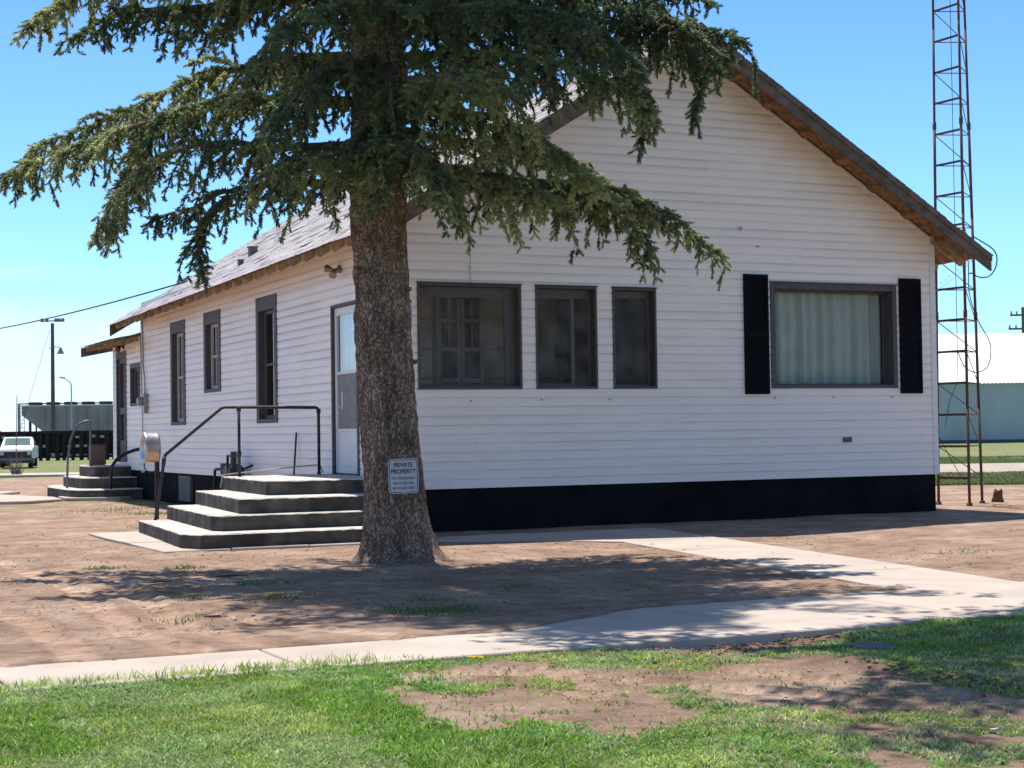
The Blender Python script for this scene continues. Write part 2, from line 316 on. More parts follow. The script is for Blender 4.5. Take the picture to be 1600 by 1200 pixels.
def ground():
    xs=axis([(-900,-200,100),(-200,-40,20),(-40,-12,2),(-12,-7,.25),(-7,-1,.026),(-1,4.2,.05),(4.2,12,.2),(12,40,1.5),(40,200,16),(200,900,100)])
    ys=axis([(-300,-40,40),(-40,-16,2),(-16,-13.6,.1),(-13.6,-7.5,.03),(-7.5,0,.06),(0,18,.3),(18,50,1.2),(50,210,10),(210,1500,129)])
    X,Y=np.meshgrid(xs,ys); Z=gz(X,Y); nx,ny=len(xs),len(ys)
    V=np.stack([X,Y,Z],-1).reshape(-1,3)
    i=np.arange(nx-1); j=np.arange(ny-1); I,J=np.meshgrid(i,j); a=(J*nx+I).ravel(); F=np.stack([a,a+1,a+nx+1,a+nx],-1)
    x,y=X.ravel(),Y.ravel()
    g=grassmask(x,y)*sstep(-9,-10,y)
    fwd=(x-CAM.x)*math.sin(yaw)+(y-CAM.y)*math.cos(yaw); lat=(x-CAM.x)*math.cos(yaw)-(y-CAM.y)*math.sin(yaw)
    nn=(fbm(x*.35,y*.35,3,21)-.5)
    far=np.where(lat>0, sstep(32,36,fwd+nn*5), sstep(54,56,fwd+nn*3))
    # ragged lawn by the rear steps
    lw=sstep(.5,.72,fbm(x*1.6,y*1.6,4,15))*sstep(6,9,y)*sstep(-5,-2,x)*sstep(2,0.,x)*sstep(17,14,y)*.7
    g=np.clip(g+far*(.75+.5*nn)+lw,0,1)
    tk=np.zeros_like(g)
    for Pl in TR:
        d,al=segdist(x,y,Pl); w=np.abs(d); tk=np.maximum(tk,sstep(.14,.09,w)*(.15+.85*(.5+.5*np.sin(al*2*math.pi/.075+np.where(d>0,1.6,0)+w*25))))
    hol=np.exp(-(((x+1.75)/.95)**2+((y+11.0-.3*(x+1.75))/.30)**2))
    berm=np.exp(-(segdist(x,y,[(-2.0,-11.75),(-1.9,-12.4),(-1.8,-12.9),(-1.75,-13.6)])[0]/.13)**2)
    col=np.stack([g,np.clip(np.maximum(hol*1.3,berm),0,1),tk],-1)
    o=npmesh('ground',V,F,None or mGROUND,None,col,True); tag(o,kind='structure')
def ground_mat():
    m=bpy.data.materials.new('bare_earth'); m.use_nodes=True; nt=m.node_tree; N=nt.nodes; L=nt.links; b=N['Principled BSDF']; b.inputs['Roughness'].default_value=.95; b.inputs['Specular IOR Level'].default_value=.15
    tc=N.new('ShaderNodeTexCoord'); at=N.new('ShaderNodeAttribute'); at.attribute_name='Col'; sp=N.new('ShaderNodeSeparateColor'); L.new(at.outputs['Color'],sp.inputs[0])
    def noise(s,d=6,r=.6):
        n=N.new('ShaderNodeTexNoise'); n.inputs['Scale'].default_value=s; n.inputs['Detail'].default_value=d; n.inputs['Roughness'].default_value=r; L.new(tc.outputs['Object'],n.inputs[0]); return n.outputs[0]
    def ramp(v,stops):
        r=N.new('ShaderNodeValToRGB'); e=r.color_ramp.elements
        while len(e)<len(stops): e.new(.5)
        for q,(p,c) in zip(e,stops): q.position=p; q.color=(*c,1)
        L.new(v,r.inputs[0]); return r.outputs[0]
    def mix(f,a,b_,bl='MIX'):
        x=N.new('ShaderNodeMix'); x.data_type='RGBA'; x.blend_type=bl
        if isinstance(f,float): x.inputs[0].default_value=f
        else: L.new(f,x.inputs[0])
        for s,v in ((6,a),(7,b_)):
            if isinstance(v,tuple): x.inputs[s].default_value=(*v,1)
            else: L.new(v,x.inputs[s])
        return x.outputs[2]
    d1=ramp(noise(1.3),[(.3,(.27,.172,.118)),(.5,(.385,.258,.185)),(.68,(.50,.365,.278))])
    d2=ramp(noise(38,8,.75),[(.30,(.60,.57,.55)),(.48,(1,1,1)),(.62,(1.0,1.0,1.0)),(.75,(1.12,1.12,1.12))])
    dirt=mix(1.,d1,d2,'MULTIPLY')
    mot=ramp(noise(5.5,7,.7),[(.36,(.66,.62,.60)),(.54,(1,1,1))]); dirt=mix(1.,dirt,mot,'MULTIPLY')
    dirt=mix(sp.outputs[2],dirt,mix(1.,dirt,(1.55,1.53,1.50),'MULTIPLY'))
    dirt=mix(sp.outputs[1],dirt,mix(1.,(.24,.15,.11),d2,'MULTIPLY'))
    g1=ramp(noise(9,6,.7),[(.3,(.07,.10,.03)),(.5,(.14,.19,.06)),(.7,(.30,.28,.15))])
    fine=noise(60,5); ad=N.new('ShaderNodeMath'); ad.operation='MULTIPLY_ADD'; L.new(sp.outputs[0],ad.inputs[0]); ad.inputs[1].default_value=1.3; sb=N.new('ShaderNodeMath'); sb.operation='SUBTRACT'; L.new(fine,sb.inputs[0]); sb.inputs[1].default_value=.65; L.new(sb.outputs[0],ad.inputs[2])
    cl=N.new('ShaderNodeClamp'); L.new(ad.outputs[0],cl.inputs[0])
    c=mix(cl.outputs[0],dirt,g1); L.new(c,b.inputs['Base Color'])
    bp=N.new('ShaderNodeBump'); bp.inputs['Strength'].default_value=1; bp.inputs['Distance'].default_value=.022; L.new(noise(45,10,.8),bp.inputs['Height']); L.new(bp.outputs[0],b.inputs['Normal'])
    return m
mGROUND=ground_mat(); ground()
def slab(name,P,top,th,step=.12,joints=()):
    """concrete sheet cut from a polygon, edges slightly ragged"""
    Q=[]
    for (ax,ay),(bx,by) in zip(P,P[1:]+P[:1]):
        n=max(1,int(math.hypot(bx-ax,by-ay)/step))
        for i in range(n):
            t=i/n; j=.008 if i else 0; Q.append((ax+(bx-ax)*t+random.uniform(-j,j),ay+(by-ay)*t+random.uniform(-j,j),top-th))
    m=MB().prism(Q,(0,0,th)); return m.build(name,mCON,bevel=.006)
mCON2=mCON
WPTS=[(-14,-10.80)]
def walk():
    m=MB(); xs=[-30+1.5*i for i in range(37)]
    for a,b in zip(xs[:-1],xs[1:]):
        z=.016+random.uniform(-.003,.003); m.box((a+.006,-10.80,-.09),(b-.006,-9.08,z))
    tag(m.build('sidewalk',mCON,bevel=.008),kind='structure')
walk()
def pathway():
    m=MB(); cuts=[-1.0]; A,B=(3.15,-1.0),(1.88,-9.07); 
    def cut(y):
        xr=A[0]+(B[0]-A[0])*(y-A[1])/(B[1]-A[1])
        if y>-3.05: xl=1.62
        else: xl=1.62+(.74-1.62)*(y+3.05)/(-9.07+3.05)
        return xl,xr
    ys=[-1.02,-3.05,-4.55,-6.05,-7.55,-9.07]
    for a,b in zip(ys[:-1],ys[1:]):
        (l0,r0),(l1,r1)=cut(a-.008),cut(b+.008); z=.010+random.uniform(-.002,.002)
        m.prism([(l1,b+.008,-.08),(r1,b+.008,-.08),(r0,a-.008,-.08),(l0,a-.008,-.08)],(0,0,.08+z))
    m.prism([(1.612,-3.05,-.08),(1.612,-1.08,-.08),(0.36,-1.02,-.08),(-.83,-1.02,-.08),(-.83,-1.5,-.08),(-.02,-1.62,-.08),(0.9,-2.2,-.08)][::-1],(0,0,.092))
    o=m.build('path',mCON,bevel=.006); tag(o,kind='structure')
    m=MB()
    m.prism([(-3.19,2.35,-.08),(-3.2,1.24,-.08),(-3.15,.1,-.08),(-1.6,.1,-.08),(-1.6,2.35,-.08)],(0,0,.103))
    m.prism([(-3.15,.085,-.08),(-3.12,-1.57,-.08),(-2.38,-1.52,-.08),(-2.37,.085,-.08)],(0,0,.098))
    m.prism([(-2.36,.085,-.08),(-2.37,-1.52,-.08),(-1.5,-1.56,-.08),(-1.49,.085,-.08)],(0,0,.102))
    m.prism([(-1.48,.085,-.08),(-1.49,-1.57,-.08),(-.84,-1.57,-.08),(-.84,.085,-.08)],(0,0,.099))
    tag(m.build('pavement',mCON,bevel=.008),kind='structure')
pathway()
# ================================================================ HOUSE
HW=8.45; HY=13.8; RX=4.24; RZ=6.56; SL=.61
house=thing('house',(4.2,7,0),'white clapboard gabled house with dark grey window trim and black painted foundation','house')
def roofz(x,y=0): 
    return RZ-.011*max(y,0)-SL*abs(x-RX)
LEFT=dict(O=Vector((0,0,0)),u=Vector((0,1,0)),n=Vector((-1,0,0)))
FRONT=dict(O=Vector((0,0,0)),u=Vector((1,0,0)),n=Vector((0,-1,0)))
RIGHT=dict(O=Vector((HW,0,0)),u=Vector((0,1,0)),n=Vector((1,0,0)))
REAR=dict(O=Vector((0,HY,0)),u=Vector((1,0,0)),n=Vector((0,1,0)))
def P(w,u,z,n): return w['O']+w['u']*u+w['n']*n+Vector((0,0,z))
def fb(m,w,u0,u1,z0,z1,n0,n1): 
    c=[P(w,u0,z0,n0),P(w,u1,z0,n0),P(w,u1,z0,n1),P(w,u0,z0,n1),P(w,u0,z1,n0),P(w,u1,z1,n0),P(w,u1,z1,n1),P(w,u0,z1,n1)]
    return m.hexa(c)
EXP=.1143
mJOINT=mat('joint_shadow_gap',(.42,.37,.35),.9)
def prof_(t): return float(np.interp(t,[0,.62,.80,.92,1.0],[.0150,.0143,.0118,.0062,.002]))
def siding(w,L,z0,z1,ops,clips=None,u_start=0):
    m=MB(); nc=int(math.ceil((z1-z0)/EXP)); T=.020
    for c in range(nc):
        za=z0+c*EXP; zb=min(za+EXP,z1)
        if c%2==0: seam=sorted([u_start+random.uniform(.5,3.6)+3.66*k for k in range(int(L/3.66)+1)]); jo=[random.uniform(-.0012,.0012) for _ in range(9)]; 
        zs=sorted({q for q in (za,za+.62*EXP,za+.8*EXP,za+.92*EXP) if q<zb-1e-4}|{zb}|{q for o in ops for q in o[2:4] if za<q<zb})
        for a,b in zip(zs[:-1],zs[1:]):
            mid=(a+b)/2; segs=[(u_start,u_start+L)]
            for o in ops:
                if o[2]<mid<o[3]:
                    ns=[]
                    for s,e in segs:
                        if o[1]<=s or o[0]>=e: ns.append((s,e)); continue
                        if o[0]>s: ns.append((s,o[0]))
                        if o[1]<e: ns.append((o[1],e))
                    segs=ns
            for s,e in segs:
                br=[s]+[q for q in seam if s<q<e]+[e]
                for k,(p,q) in enumerate(zip(br[:-1],br[1:])):
                    nsub=max(1,int((q-p)/.7)); us=[p+(q-p)*i/nsub for i in range(nsub+1)]; ex=.0022*((k+c//2)%2)
                    w0=[.0012*math.sin(uu*2.1+c*1.7)+.0010*math.sin(uu*5.3+c) for uu in us]
                    ta,tb=(a-za)/EXP,(b-za)/EXP
                    off=prof_
                    for i in range(nsub):
                        u0,u1=us[i],us[i+1]; 
                        n0a,n0b=off(ta)+ex+w0[i],off(tb)+w0[i]; n1a,n1b=off(ta)+ex+w0[i+1],off(tb)+w0[i+1]
                        m.quad(P(w,u0,a,n0a),P(w,u1,a,n1a),P(w,u1,b,n1b),P(w,u0,b,n0b))
                        if a==za: m.quad(P(w,u0,a,n0a),P(w,u1,a,n1a),P(w,u1,a+.001,.001),P(w,u0,a+.001,.001))
                m.quad(P(w,s,a,0),P(w,e,a,0),P(w,e,b,0),P(w,s,b,0))
    m.cm=1
    for c in range(0,nc,2):
        za=z0+c*EXP
        for k in range(int(L/3.66)+1):
            u=u_start+random.uniform(.3,3.4)+3.66*k
            if u>u_start+L-.2 or any(q[0]-.1<u<q[1]+.1 and q[2]-.3<za<q[3]+.1 for q in ops): continue
            for h in (0,1):
                a=za+h*EXP+.002; b=a+EXP*.6
                if b<z1: m.quad(P(w,u,a,.0200),P(w,u+.0022,a,.0200),P(w,u+.0022,b,.0190),P(w,u,b,.0190))
    return m.build('siding',[mSID,mJOINT],house,clip=clips)
nrm=Vector((SL,0,1)).normalized(); nrml=Vector((-SL,0,1)).normalized()
gclip=[(Vector((RX,0,RZ-.075)),nrm),(Vector((RX,0,RZ-.075)),nrml)]
gclipR=[(Vector((RX,0,RZ-.22)),nrm),(Vector((RX,0,RZ-.22)),nrml)]
OPF=[(.42,1.85,1.78,3.11),(2.05,2.94,1.78,3.11),(3.17,3.83,1.78,3.11),(5.63,7.77,1.78,3.24)]
OPL=[(10.17,11.27,1.44,3.33),(7.74,8.82,1.97,3.34),(4.53,5.61,1.42,3.34),(.95,2.02,.71,2.96)]
siding(FRONT,HW,.535,6.6,OPF,gclip)
siding(LEFT,HY,.57,3.90,OPL)
siding(RIGHT,HY,.57,3.90,[])
siding(REAR,HW,.57,6.5,[],gclipR)
# annex
AY=16.55
ANL=dict(O=Vector((0,HY,0)),u=Vector((0,1,0)),n=Vector((-1,0,0)))
ANR=dict(O=Vector((5.4,HY,0)),u=Vector((0,1,0)),n=Vector((1,0,0)))
ANB=dict(O=Vector((0,AY,0)),u=Vector((1,0,0)),n=Vector((0,1,0)))
OPA=[(.12,1.02,1.86,2.72),(1.42,2.42,.72,3.02)]
siding(ANL,AY-HY-.02,.57,3.32,OPA,u_start=.02)
siding(ANR,AY-HY-.02,.57,3.32,[],u_start=.02); siding(ANB,5.4,.57,3.32,[])
# foundation
m=MB(); 
m.box((.02,.02,-.3),(HW-.02,HY,.56)); m.box((.02,HY+.001,-.3),(5.38,AY-.02,.56)); m.build('foundation',mBLACK,house)
m=MB(); 
# corner posts, starter strip
def cpost(x,y,sx,sy,zt,zb=.53):
    m.box((x-.022 if sx<0 else x-.075,y-.024 if sy<0 else y-.075,zb),(x+.075 if sx<0 else x+.022,y+.075 if sy<0 else y+.024,zt))
for a in ((0,0,-1,-1,3.9),(HW,0,1,-1,3.9),(0,HY,-1,1,3.82),(HW,HY,1,1,3.8),(0,AY,-1,1,3.2,.56)):
    mm=MB(); m=mm; cpost(*a); mm.build('corner_trim',mTRIMW,house,bevel=.004)
# crawl vent & conduit
m=MB(); fb(m,LEFT,9.85,10.7,.08,.53,-.02,.03); 
for k in range(6): fb(m,LEFT,9.9,10.65,.13+k*.06,.15+k*.06,.031,.037)
tag(m.build('vent',mat('vent_panel',(.16,.155,.15),.8,.3,12,.3,40),house),'grey crawl space vent cover in the foundation')
# gable rake trim line under fascia (white J channel)
def rakebox(m,x0,x1,yA,yB,top,th,roof=roofz,steps=1):
    """board following the roof between x0..x1 ; top offset below roof plane and thickness (vertical)"""
    c=[]
    for z in (-top-th,-top):
        for (x,y) in ((x0,yA),(x1,yA),(x1,yB),(x0,yB)): c.append((x,y,roof(x,y)+z))
    m.hexa([c[0],c[1],c[2],c[3],c[4],c[5],c[6],c[7]])
EL,ER,YF,YR=-.55,8.99,-.62,14.2
m=MB()
rakebox(m,.0,RX,-.034,-.018,.07,.035); rakebox(m,RX,HW,-.034,-.018,.07,.035); m.build('rake_trim',mTRIMW,house)
# roof deck (boards seen from below)
def roofside(x0,x1,y0,y1):
    m=MB(); n=int((y1-y0)/.75)
    rows=12
    for r in range(rows):
        a=x0+(x1-x0)*r/rows; b=x0+(x1-x0)*(r+1)/rows; g=.006*(1 if x1>x0 else -1)
        rakebox(m,a,b-g,y0,y1,.012+random.uniform(0,.003),.022)
    return m
roof=bpy.data.objects.new('roof',None)
m=roofside(EL+.02,RX,YF+.03,YR-.03); m2=roofside(ER-.02,RX,YF+.03,YR-.03); m.v+= []; n=len(m.v); m.v+=m2.v; m.f+=[tuple(i+n for i in f) for f in m2.f]; m.mi+=m2.mi
# upper continuous sheet so that no light falls through the board gaps
for (a,b) in ((EL,RX),(RX,ER)): m.quad((a,YF,roofz(a,YF)-.004),(b,YF,roofz(b,YF)-.004),(b,YR,roofz(b,YR)-.004),(a,YR,roofz(a,YR)-.004))
roof=m.build('roof',mRAW,house)
def shingles(xe,xr,y0,y1,roof_z,parent,seed=1):
    rs=np.random.default_rng(seed); V=[];F=[];C=[]
    sg=1 if xr>xe else -1; run=abs(xr-xe); ex=.118; n=int(run/ex)+1
    for r in range(n):
        a=xe+sg*(r*ex-.018); b=a+sg*(ex+.05)
        if sg*(b-xr)>0: b=xr
        y=y0-rs.uniform(0,.28)
        while y<y1:
            w=rs.uniform(.22,.33); ya=max(y,y0); yb=min(y+w-.006,y1)
            if yb-ya>.02:
                j=rs.uniform(-.010,.010); lift=.010+max(0,rs.normal(0,.0035))
                if rs.random()<.04: lift+=rs.uniform(.006,.02)
                aa=a+sg*j; k=len(V)
                za=roof_z(aa,ya)+lift; zb_=roof_z(aa,yb)+lift+rs.normal(0,.0015)
                V+=[(aa,ya,za-.009),(aa,yb,zb_-.009),(aa,yb,zb_),(aa,ya,za),(b,yb,roof_z(b,yb)+.002),(b,ya,roof_z(b,ya)+.002)]
                F+=[(k,k+1,k+2,k+3),(k+3,k+2,k+4,k+5)]
                t=1+rs.normal(0,.10); dk=rs.random()<.07
                cc=(t*.42,t*.40,t*.39) if dk else (t,t*.985,t*.98); C+=[cc]*6
            y+=w
    o=npmesh('shingles',V,F,mSHIN,parent,np.clip(C,0,1.4)); return o
shingles(EL-.02,RX,YF-.02,YR+.02,roofz,roof,1); shingles(ER+.02,RX,YF-.02,YR+.02,roofz,roof,2)
m=MB(); 
for i in range(50):
    y=YF+i*(YR-YF)/50; y2=y+(YR-YF)/50-.01
    for sg in (-1,1): m.quad((RX,y,roofz(RX,y)+.024),(RX,y2,roofz(RX,y2)+.022),(RX+sg*.15,y2,roofz(RX+sg*.15,y2)+.016),(RX+sg*.15,y,roofz(RX+sg*.15,y)+.018))
o=m.build('ridge_cap',mCON,roof)
# fascia on rakes
for yA,yB in ((YF-.012,YF+.028),(YR-.028,YR+.012)):
    for x0,x1 in ((EL,RX),(RX,ER)):
        m=MB(); rakebox(m,x0,x1,yA,yB,.012,.225)
        if yA<0: rakebox(m,x0,x1,yA-.02,yA-.001,.010,.085)
        m.build('fascia',mFASC,house,bevel=.004)
# lookouts under the front rake
for side in (0,1):
    for k in range(8):
        x=(EL+.5+k*.58) if side==0 else (ER-.5-k*.58)
        m=MB(); rakebox(m,x-.045,x+.045,YF+.03,-.02,.04,.06); m.build('lookout',mRAW,house)
# rafter tails
for k in range(25):
    y=YF+.55+k*.575
    for side in (0,1):
        x0,x1=((EL+.03,.05) if side==0 else (ER-.03,HW-.05))
        if side==1 and k>4: continue
        xx=x0+(.05 if side==0 else -.05)
        m=MB(); zt=lambda x:roofz(x,y)-.038
        pol=[(x0,y,zt(x0)),(x1,y,zt(x1)),(x1,y,zt(x1)-.125),(xx,y,zt(xx)-.125),(x0,y,zt(x0)-.07)]
        m.prism(pol,(0,.042,0)); m.build('rafter_tail',mRAFT,house)
# barge end with pointed tail at right eave
m=MB(); x0=ER-.18; pol=[(HW+.02,-.30,roofz(HW)-.04),(x0,-.30,roofz(x0)-.04),(x0+.03,-.30,roofz(x0)-.16),(x0-.02,-.30,roofz(x0)-.19),(HW+.02,-.30,roofz(HW)-.2)]
m.prism(pol,(0,.05,0)); m.build('rafter_tail',mRAFT,house)
# frieze below the eaves between rafters
m=MB(); m.box((-.016,0,3.83),(.02,HY,roofz(0,HY)-.05)); m.build('frieze',mRAFT,house)
m=MB(); m.box((HW-.02,0,3.83),(HW+.012,HY,roofz(HW,HY)-.05)); m.build('frieze',mRAFT,house)
# roof vents
for (x,y,s) in ((.71,8.3,.13),(.22,7.31,.08)):
    m=MB(); z=roofz(x,y); m.box((x-s/2,y-s/2,z-.03),(x+s/2,y+s/2,z+.16*s/.17)); m.box((x-s*.62,y-s*.62,z+.16*s/.17),(x+s*.62,y+s*.62,z+.02+.16*s/.17)); m.build('roof_vent',mat('vent_metal',(.16,.15,.15),.6,.3,20),roof)
# annex roof
def az(x,y=0): return 3.83-.20*abs(x-2.7)
m=MB(); mR=MB()
for x0,x1 in ((-.6,2.7),(2.7,5.9)):
    rakebox(m,x0,x1,HY+.03,17.05,.012,.03,roof=az)
ar=m.build('roof',mRAW,house)
shingles(-.63,2.7,HY+.03,17.07,az,ar,5); shingles(5.93,2.7,HY+.03,17.07,az,ar,6)
for x0,x1 in ((-.6,2.7),(2.7,5.9)):
    m=MB(); rakebox(m,x0,x1,17.03,17.07,.008,.20,roof=az); m.build('fascia',mFASC,house)
for k in range(5):
    y=HY+.25+k*.62; m=MB(); z=lambda x:az(x)-.045
    m.prism([(-.57,y,z(-.57)),(.03,y,z(.03)),(.03,y,z(.03)-.1),(-.57,y,z(-.57)-.07)],(0,.042,0)); m.build('rafter_tail',mRAFT,house)
m=MB(); m.box((-.014,HY+.02,3.2),(.01,AY,az(0)-.05)); m.build('frieze',mRAFT,house)
# ---------------------------------------------------------------- windows
def window(w,u0,u1,z0,z1,dep,cas,sash,mun=(),label=None,msash=None,mg=None,head=None,panels=True,ledge=True,mfr=None):
    """cas=(l,r,t,b) casing widths; sash=(l,r,t,b) stile widths of the recessed sash"""
    m=MB(); pr=.030; l,r,t,b=cas; pr2=pr
    fb(m,w,u0,u0+l,z0,z1,-dep,pr); fb(m,w,u1-r,u1,z0,z1,-dep,pr)
    fb(m,w,u0+l,u1-r,z1-t,z1,-dep,pr-.003); fb(m,w,u0+l,u1-r,z0,z0+b,-dep,pr-.003)
    if ledge: fb(m,w,u0-.01,u1+.01,z1-.0,z1+.014,-.01,pr+.02)
    W_=m.build('window',mfr or mGREY,house,bevel=.003)
    if label: W_['label']=label
    a0,a1,b0,b1=u0+l,u1-r,z0+b,z1-t
    m=MB(); l,r,t,b=sash; n0,n1=-dep-.02,-dep+.022
    fb(m,w,a0,a0+l,b0,b1,n0,n1); fb(m,w,a1-r,a1,b0,b1,n0,n1); fb(m,w,a0+l,a1-r,b1-t,b1,n0,n1-.002); fb(m,w,a0+l,a1-r,b0,b0+b,n0,n1-.002)
    c0,c1,d0,d1=a0+l,a1-r,b0+b,b1-t
    for kind,pos,wd in mun:
        if kind=='h': q=d0+(d1-d0)*pos; fb(m,w,c0,c1,q-wd/2,q+wd/2,n0+.006,n1-.008)
        else: q=c0+(c1-c0)*pos; fb(m,w,q-wd/2,q+wd/2,d0,d1,n0+.004,n1-.006)
    m.build('sash',msash or mGREY2,W_,bevel=.002)
    m=MB(); m.quad(P(w,c0-.01,d0-.01,-dep),P(w,c1+.01,d0-.01,-dep),P(w,c1+.01,d1+.01,-dep),P(w,c0-.01,d1+.01,-dep)); m.build('pane',mg or mGLASS,W_)
    return W_,(c0,c1,d0,d1)
mVEIL=bpy.data.materials.new('insect_screen'); mVEIL.use_nodes=True  # thin grey veil added over the front panes to brighten their dark interiors
def _veil():
    nt=mVEIL.node_tree; N=nt.nodes; L=nt.links; N.remove(N['Principled BSDF']); t=N.new('ShaderNodeBsdfTransparent'); d=N.new('ShaderNodeBsdfDiffuse'); d.inputs[0].default_value=(.32,.32,.32,1); n=N.new('ShaderNodeTexNoise'); n.inputs['Scale'].default_value=3.5; n.inputs['Detail'].default_value=6
    tc=N.new('ShaderNodeTexCoord'); L.new(tc.outputs['Object'],n.inputs[0]); mr=N.new('ShaderNodeMapRange'); mr.inputs[1].default_value=.35; mr.inputs[2].default_value=.65; mr.inputs[3].default_value=.08; mr.inputs[4].default_value=.26; L.new(n.outputs[0],mr.inputs[0]); ms=N.new('ShaderNodeMixShader'); L.new(mr.outputs[0],ms.inputs[0]); L.new(t.outputs[0],ms.inputs[1]); L.new(d.outputs[0],ms.inputs[2]); L.new(ms.outputs[0],N['Material Output'].inputs[0])
_veil()
window(FRONT,*OPF[0],.13,(.03,.03,.03,.035),(.05,.15,.13,.03),label='wide porch window with the glazed double doors showing behind it')
window(FRONT,*OPF[1],.13,(.03,.03,.03,.035),(.03,.03,.12,.04),mun=(('v',.70,.045),),label='porch window split by an off centre upright')
window(FRONT,*OPF[2],.13,(.03,.03,.03,.035),(.03,.03,.10,.03),label='narrow dark porch window',mg=mGLASS2)
for W__ in [o for o in house.children if o.name.startswith('window')]:
    k=[c for c in W__.children if c.name.startswith('pane')][0]; xs=[v.co.x for v in k.data.vertices]; zs=[v.co.z for v in k.data.vertices]; off=house.location
    m=MB(); a,b,c,d=min(xs)+off.x,max(xs)+off.x,min(zs)+off.z,max(zs)+off.z; m.quad((a,.112,c),(b,.112,c),(b,.112,d),(a,.112,d)); m.build('screen',mVEIL,W__)  # added haze sheet just outside the glass
    if b<3.9 and a>3.1: m=MB(); m.box((a-.02,.20,c-.02),(b+.02,.22,d+.02)); m.build('blind',mat('dark_backing',(.14,.13,.125),.8,.35,3),W__)  # dark sheet added behind the narrow pane to keep it dark
pw,_=window(FRONT,*OPF[3],.19,(.075,.075,.085,.045),(.02,.02,.03,.02),label='large picture window hung with pale green curtains',mg=mGLASS)
# curtain
def curtain(u0,u1,z0,z1,y):
    n=240; us=np.linspace(u0,u1,n); rs=np.random.default_rng(4)
    ph=np.cumsum(rs.uniform(.5,1.5,n)*(u1-u0)/n*2*math.pi/.20)
    V=[];F=[]
    zs=np.linspace(z0,z1,9)
    for j,z in enumerate(zs):
        amp=(.042+.014*(1-j/8))*(.55+.45*np.sin(us*7+1)**2); a=y+amp*np.sin(ph+.15*math.sin(j))+.012*np.sin(ph*.37+1+.1*j)+.05*((us-u0)/(u1-u0)-.5)**2
        for k in range(n): V.append((us[k],a[k],z))
    for j in range(8):
        for k in range(n-1): q=j*n+k; F.append((q,q+1,q+n+1,q+n))
    return V,F
V1,F1=curtain(5.64,6.62,1.80,3.2,.29); V2,F2=curtain(6.60,7.80,1.80,3.2,.31); n=len(V1)
o=npmesh('curtain',V1+V2,F1+[tuple(i+n for i in f) for f in F2],mCURT,pw,smooth=True)
# shutters
for u0,u1,z0,z1 in ((5.20,5.585,1.70,3.34),(7.815,8.19,1.70,3.345)):
    m=MB(); fb(m,FRONT,u0,u1,z0,z1,.012,.04)
    for a,b in ((z0+.06,z0+.78),(z0+.86,z1-.06)):
        n=int((b-a)/.034)
        for k in range(n):
            q=a+(b-a)*k/n; m.hexa([P(FRONT,u0+.05,q,.041),P(FRONT,u1-.05,q,.041),P(FRONT,u1-.05,q+.004,.049),P(FRONT,u0+.05,q+.004,.049),P(FRONT,u0+.05,q+.026,.041),P(FRONT,u1-.05,q+.026,.041),P(FRONT,u1-.05,q+.026,.043),P(FRONT,u0+.05,q+.026,.043)])
    for a in (u0,u1-.045): fb(m,FRONT,a,a+.045,z0,z1,.04,.052)
    for a,b in ((z0,z0+.05),(z0+.79,z0+.85),(z1-.05,z1)): fb(m,FRONT,u0+.045,u1-.045,a,b,.04,.0515)
    m.build('shutter',mSHUT,house,bevel=.002)
# left wall windows
for o_,st,lab in ((OPL[0],1,'tall narrow window with a pale double hung sash'),(OPL[1],1,'short window with a pale double hung sash'),(OPL[2],0,'tall window with a dark sash, nearest the side door')):
    w_,q=window(LEFT,*o_,.09,(.13,.13,.21,.06),(.05,.05,.05,.06),mun=(('h',.5,.04),)+((('v',.33,.02),('v',.66,.02)) if st else ()),label=lab,msash=mat('pale_sash',(.55,.53,.52),.6,.25,10) if st else mGREY2,mg=mGLASS if st else mGLASS2,ledge=False)
    m=MB(); 
    if st: fb(m,LEFT,q[0]-.05,q[1]+.05,q[2]-.05,q[3]+.05,-.22,-.19); m.build('blind',mBLIND,w_)
w_,q=window(ANL,*OPA[0],.07,(.08,.08,.09,.06),(.05,.05,.05,.05),mun=(('v',.33,.02),('v',.66,.02)),label='small square window beside the rear door',msash=mGREY2,ledge=False)
m=MB(); fb(m,ANL,q[0]-.03,q[1]+.03,q[2]-.03,q[3]+.03,-.2,-.17); m.build('blind',mBLIND,w_)
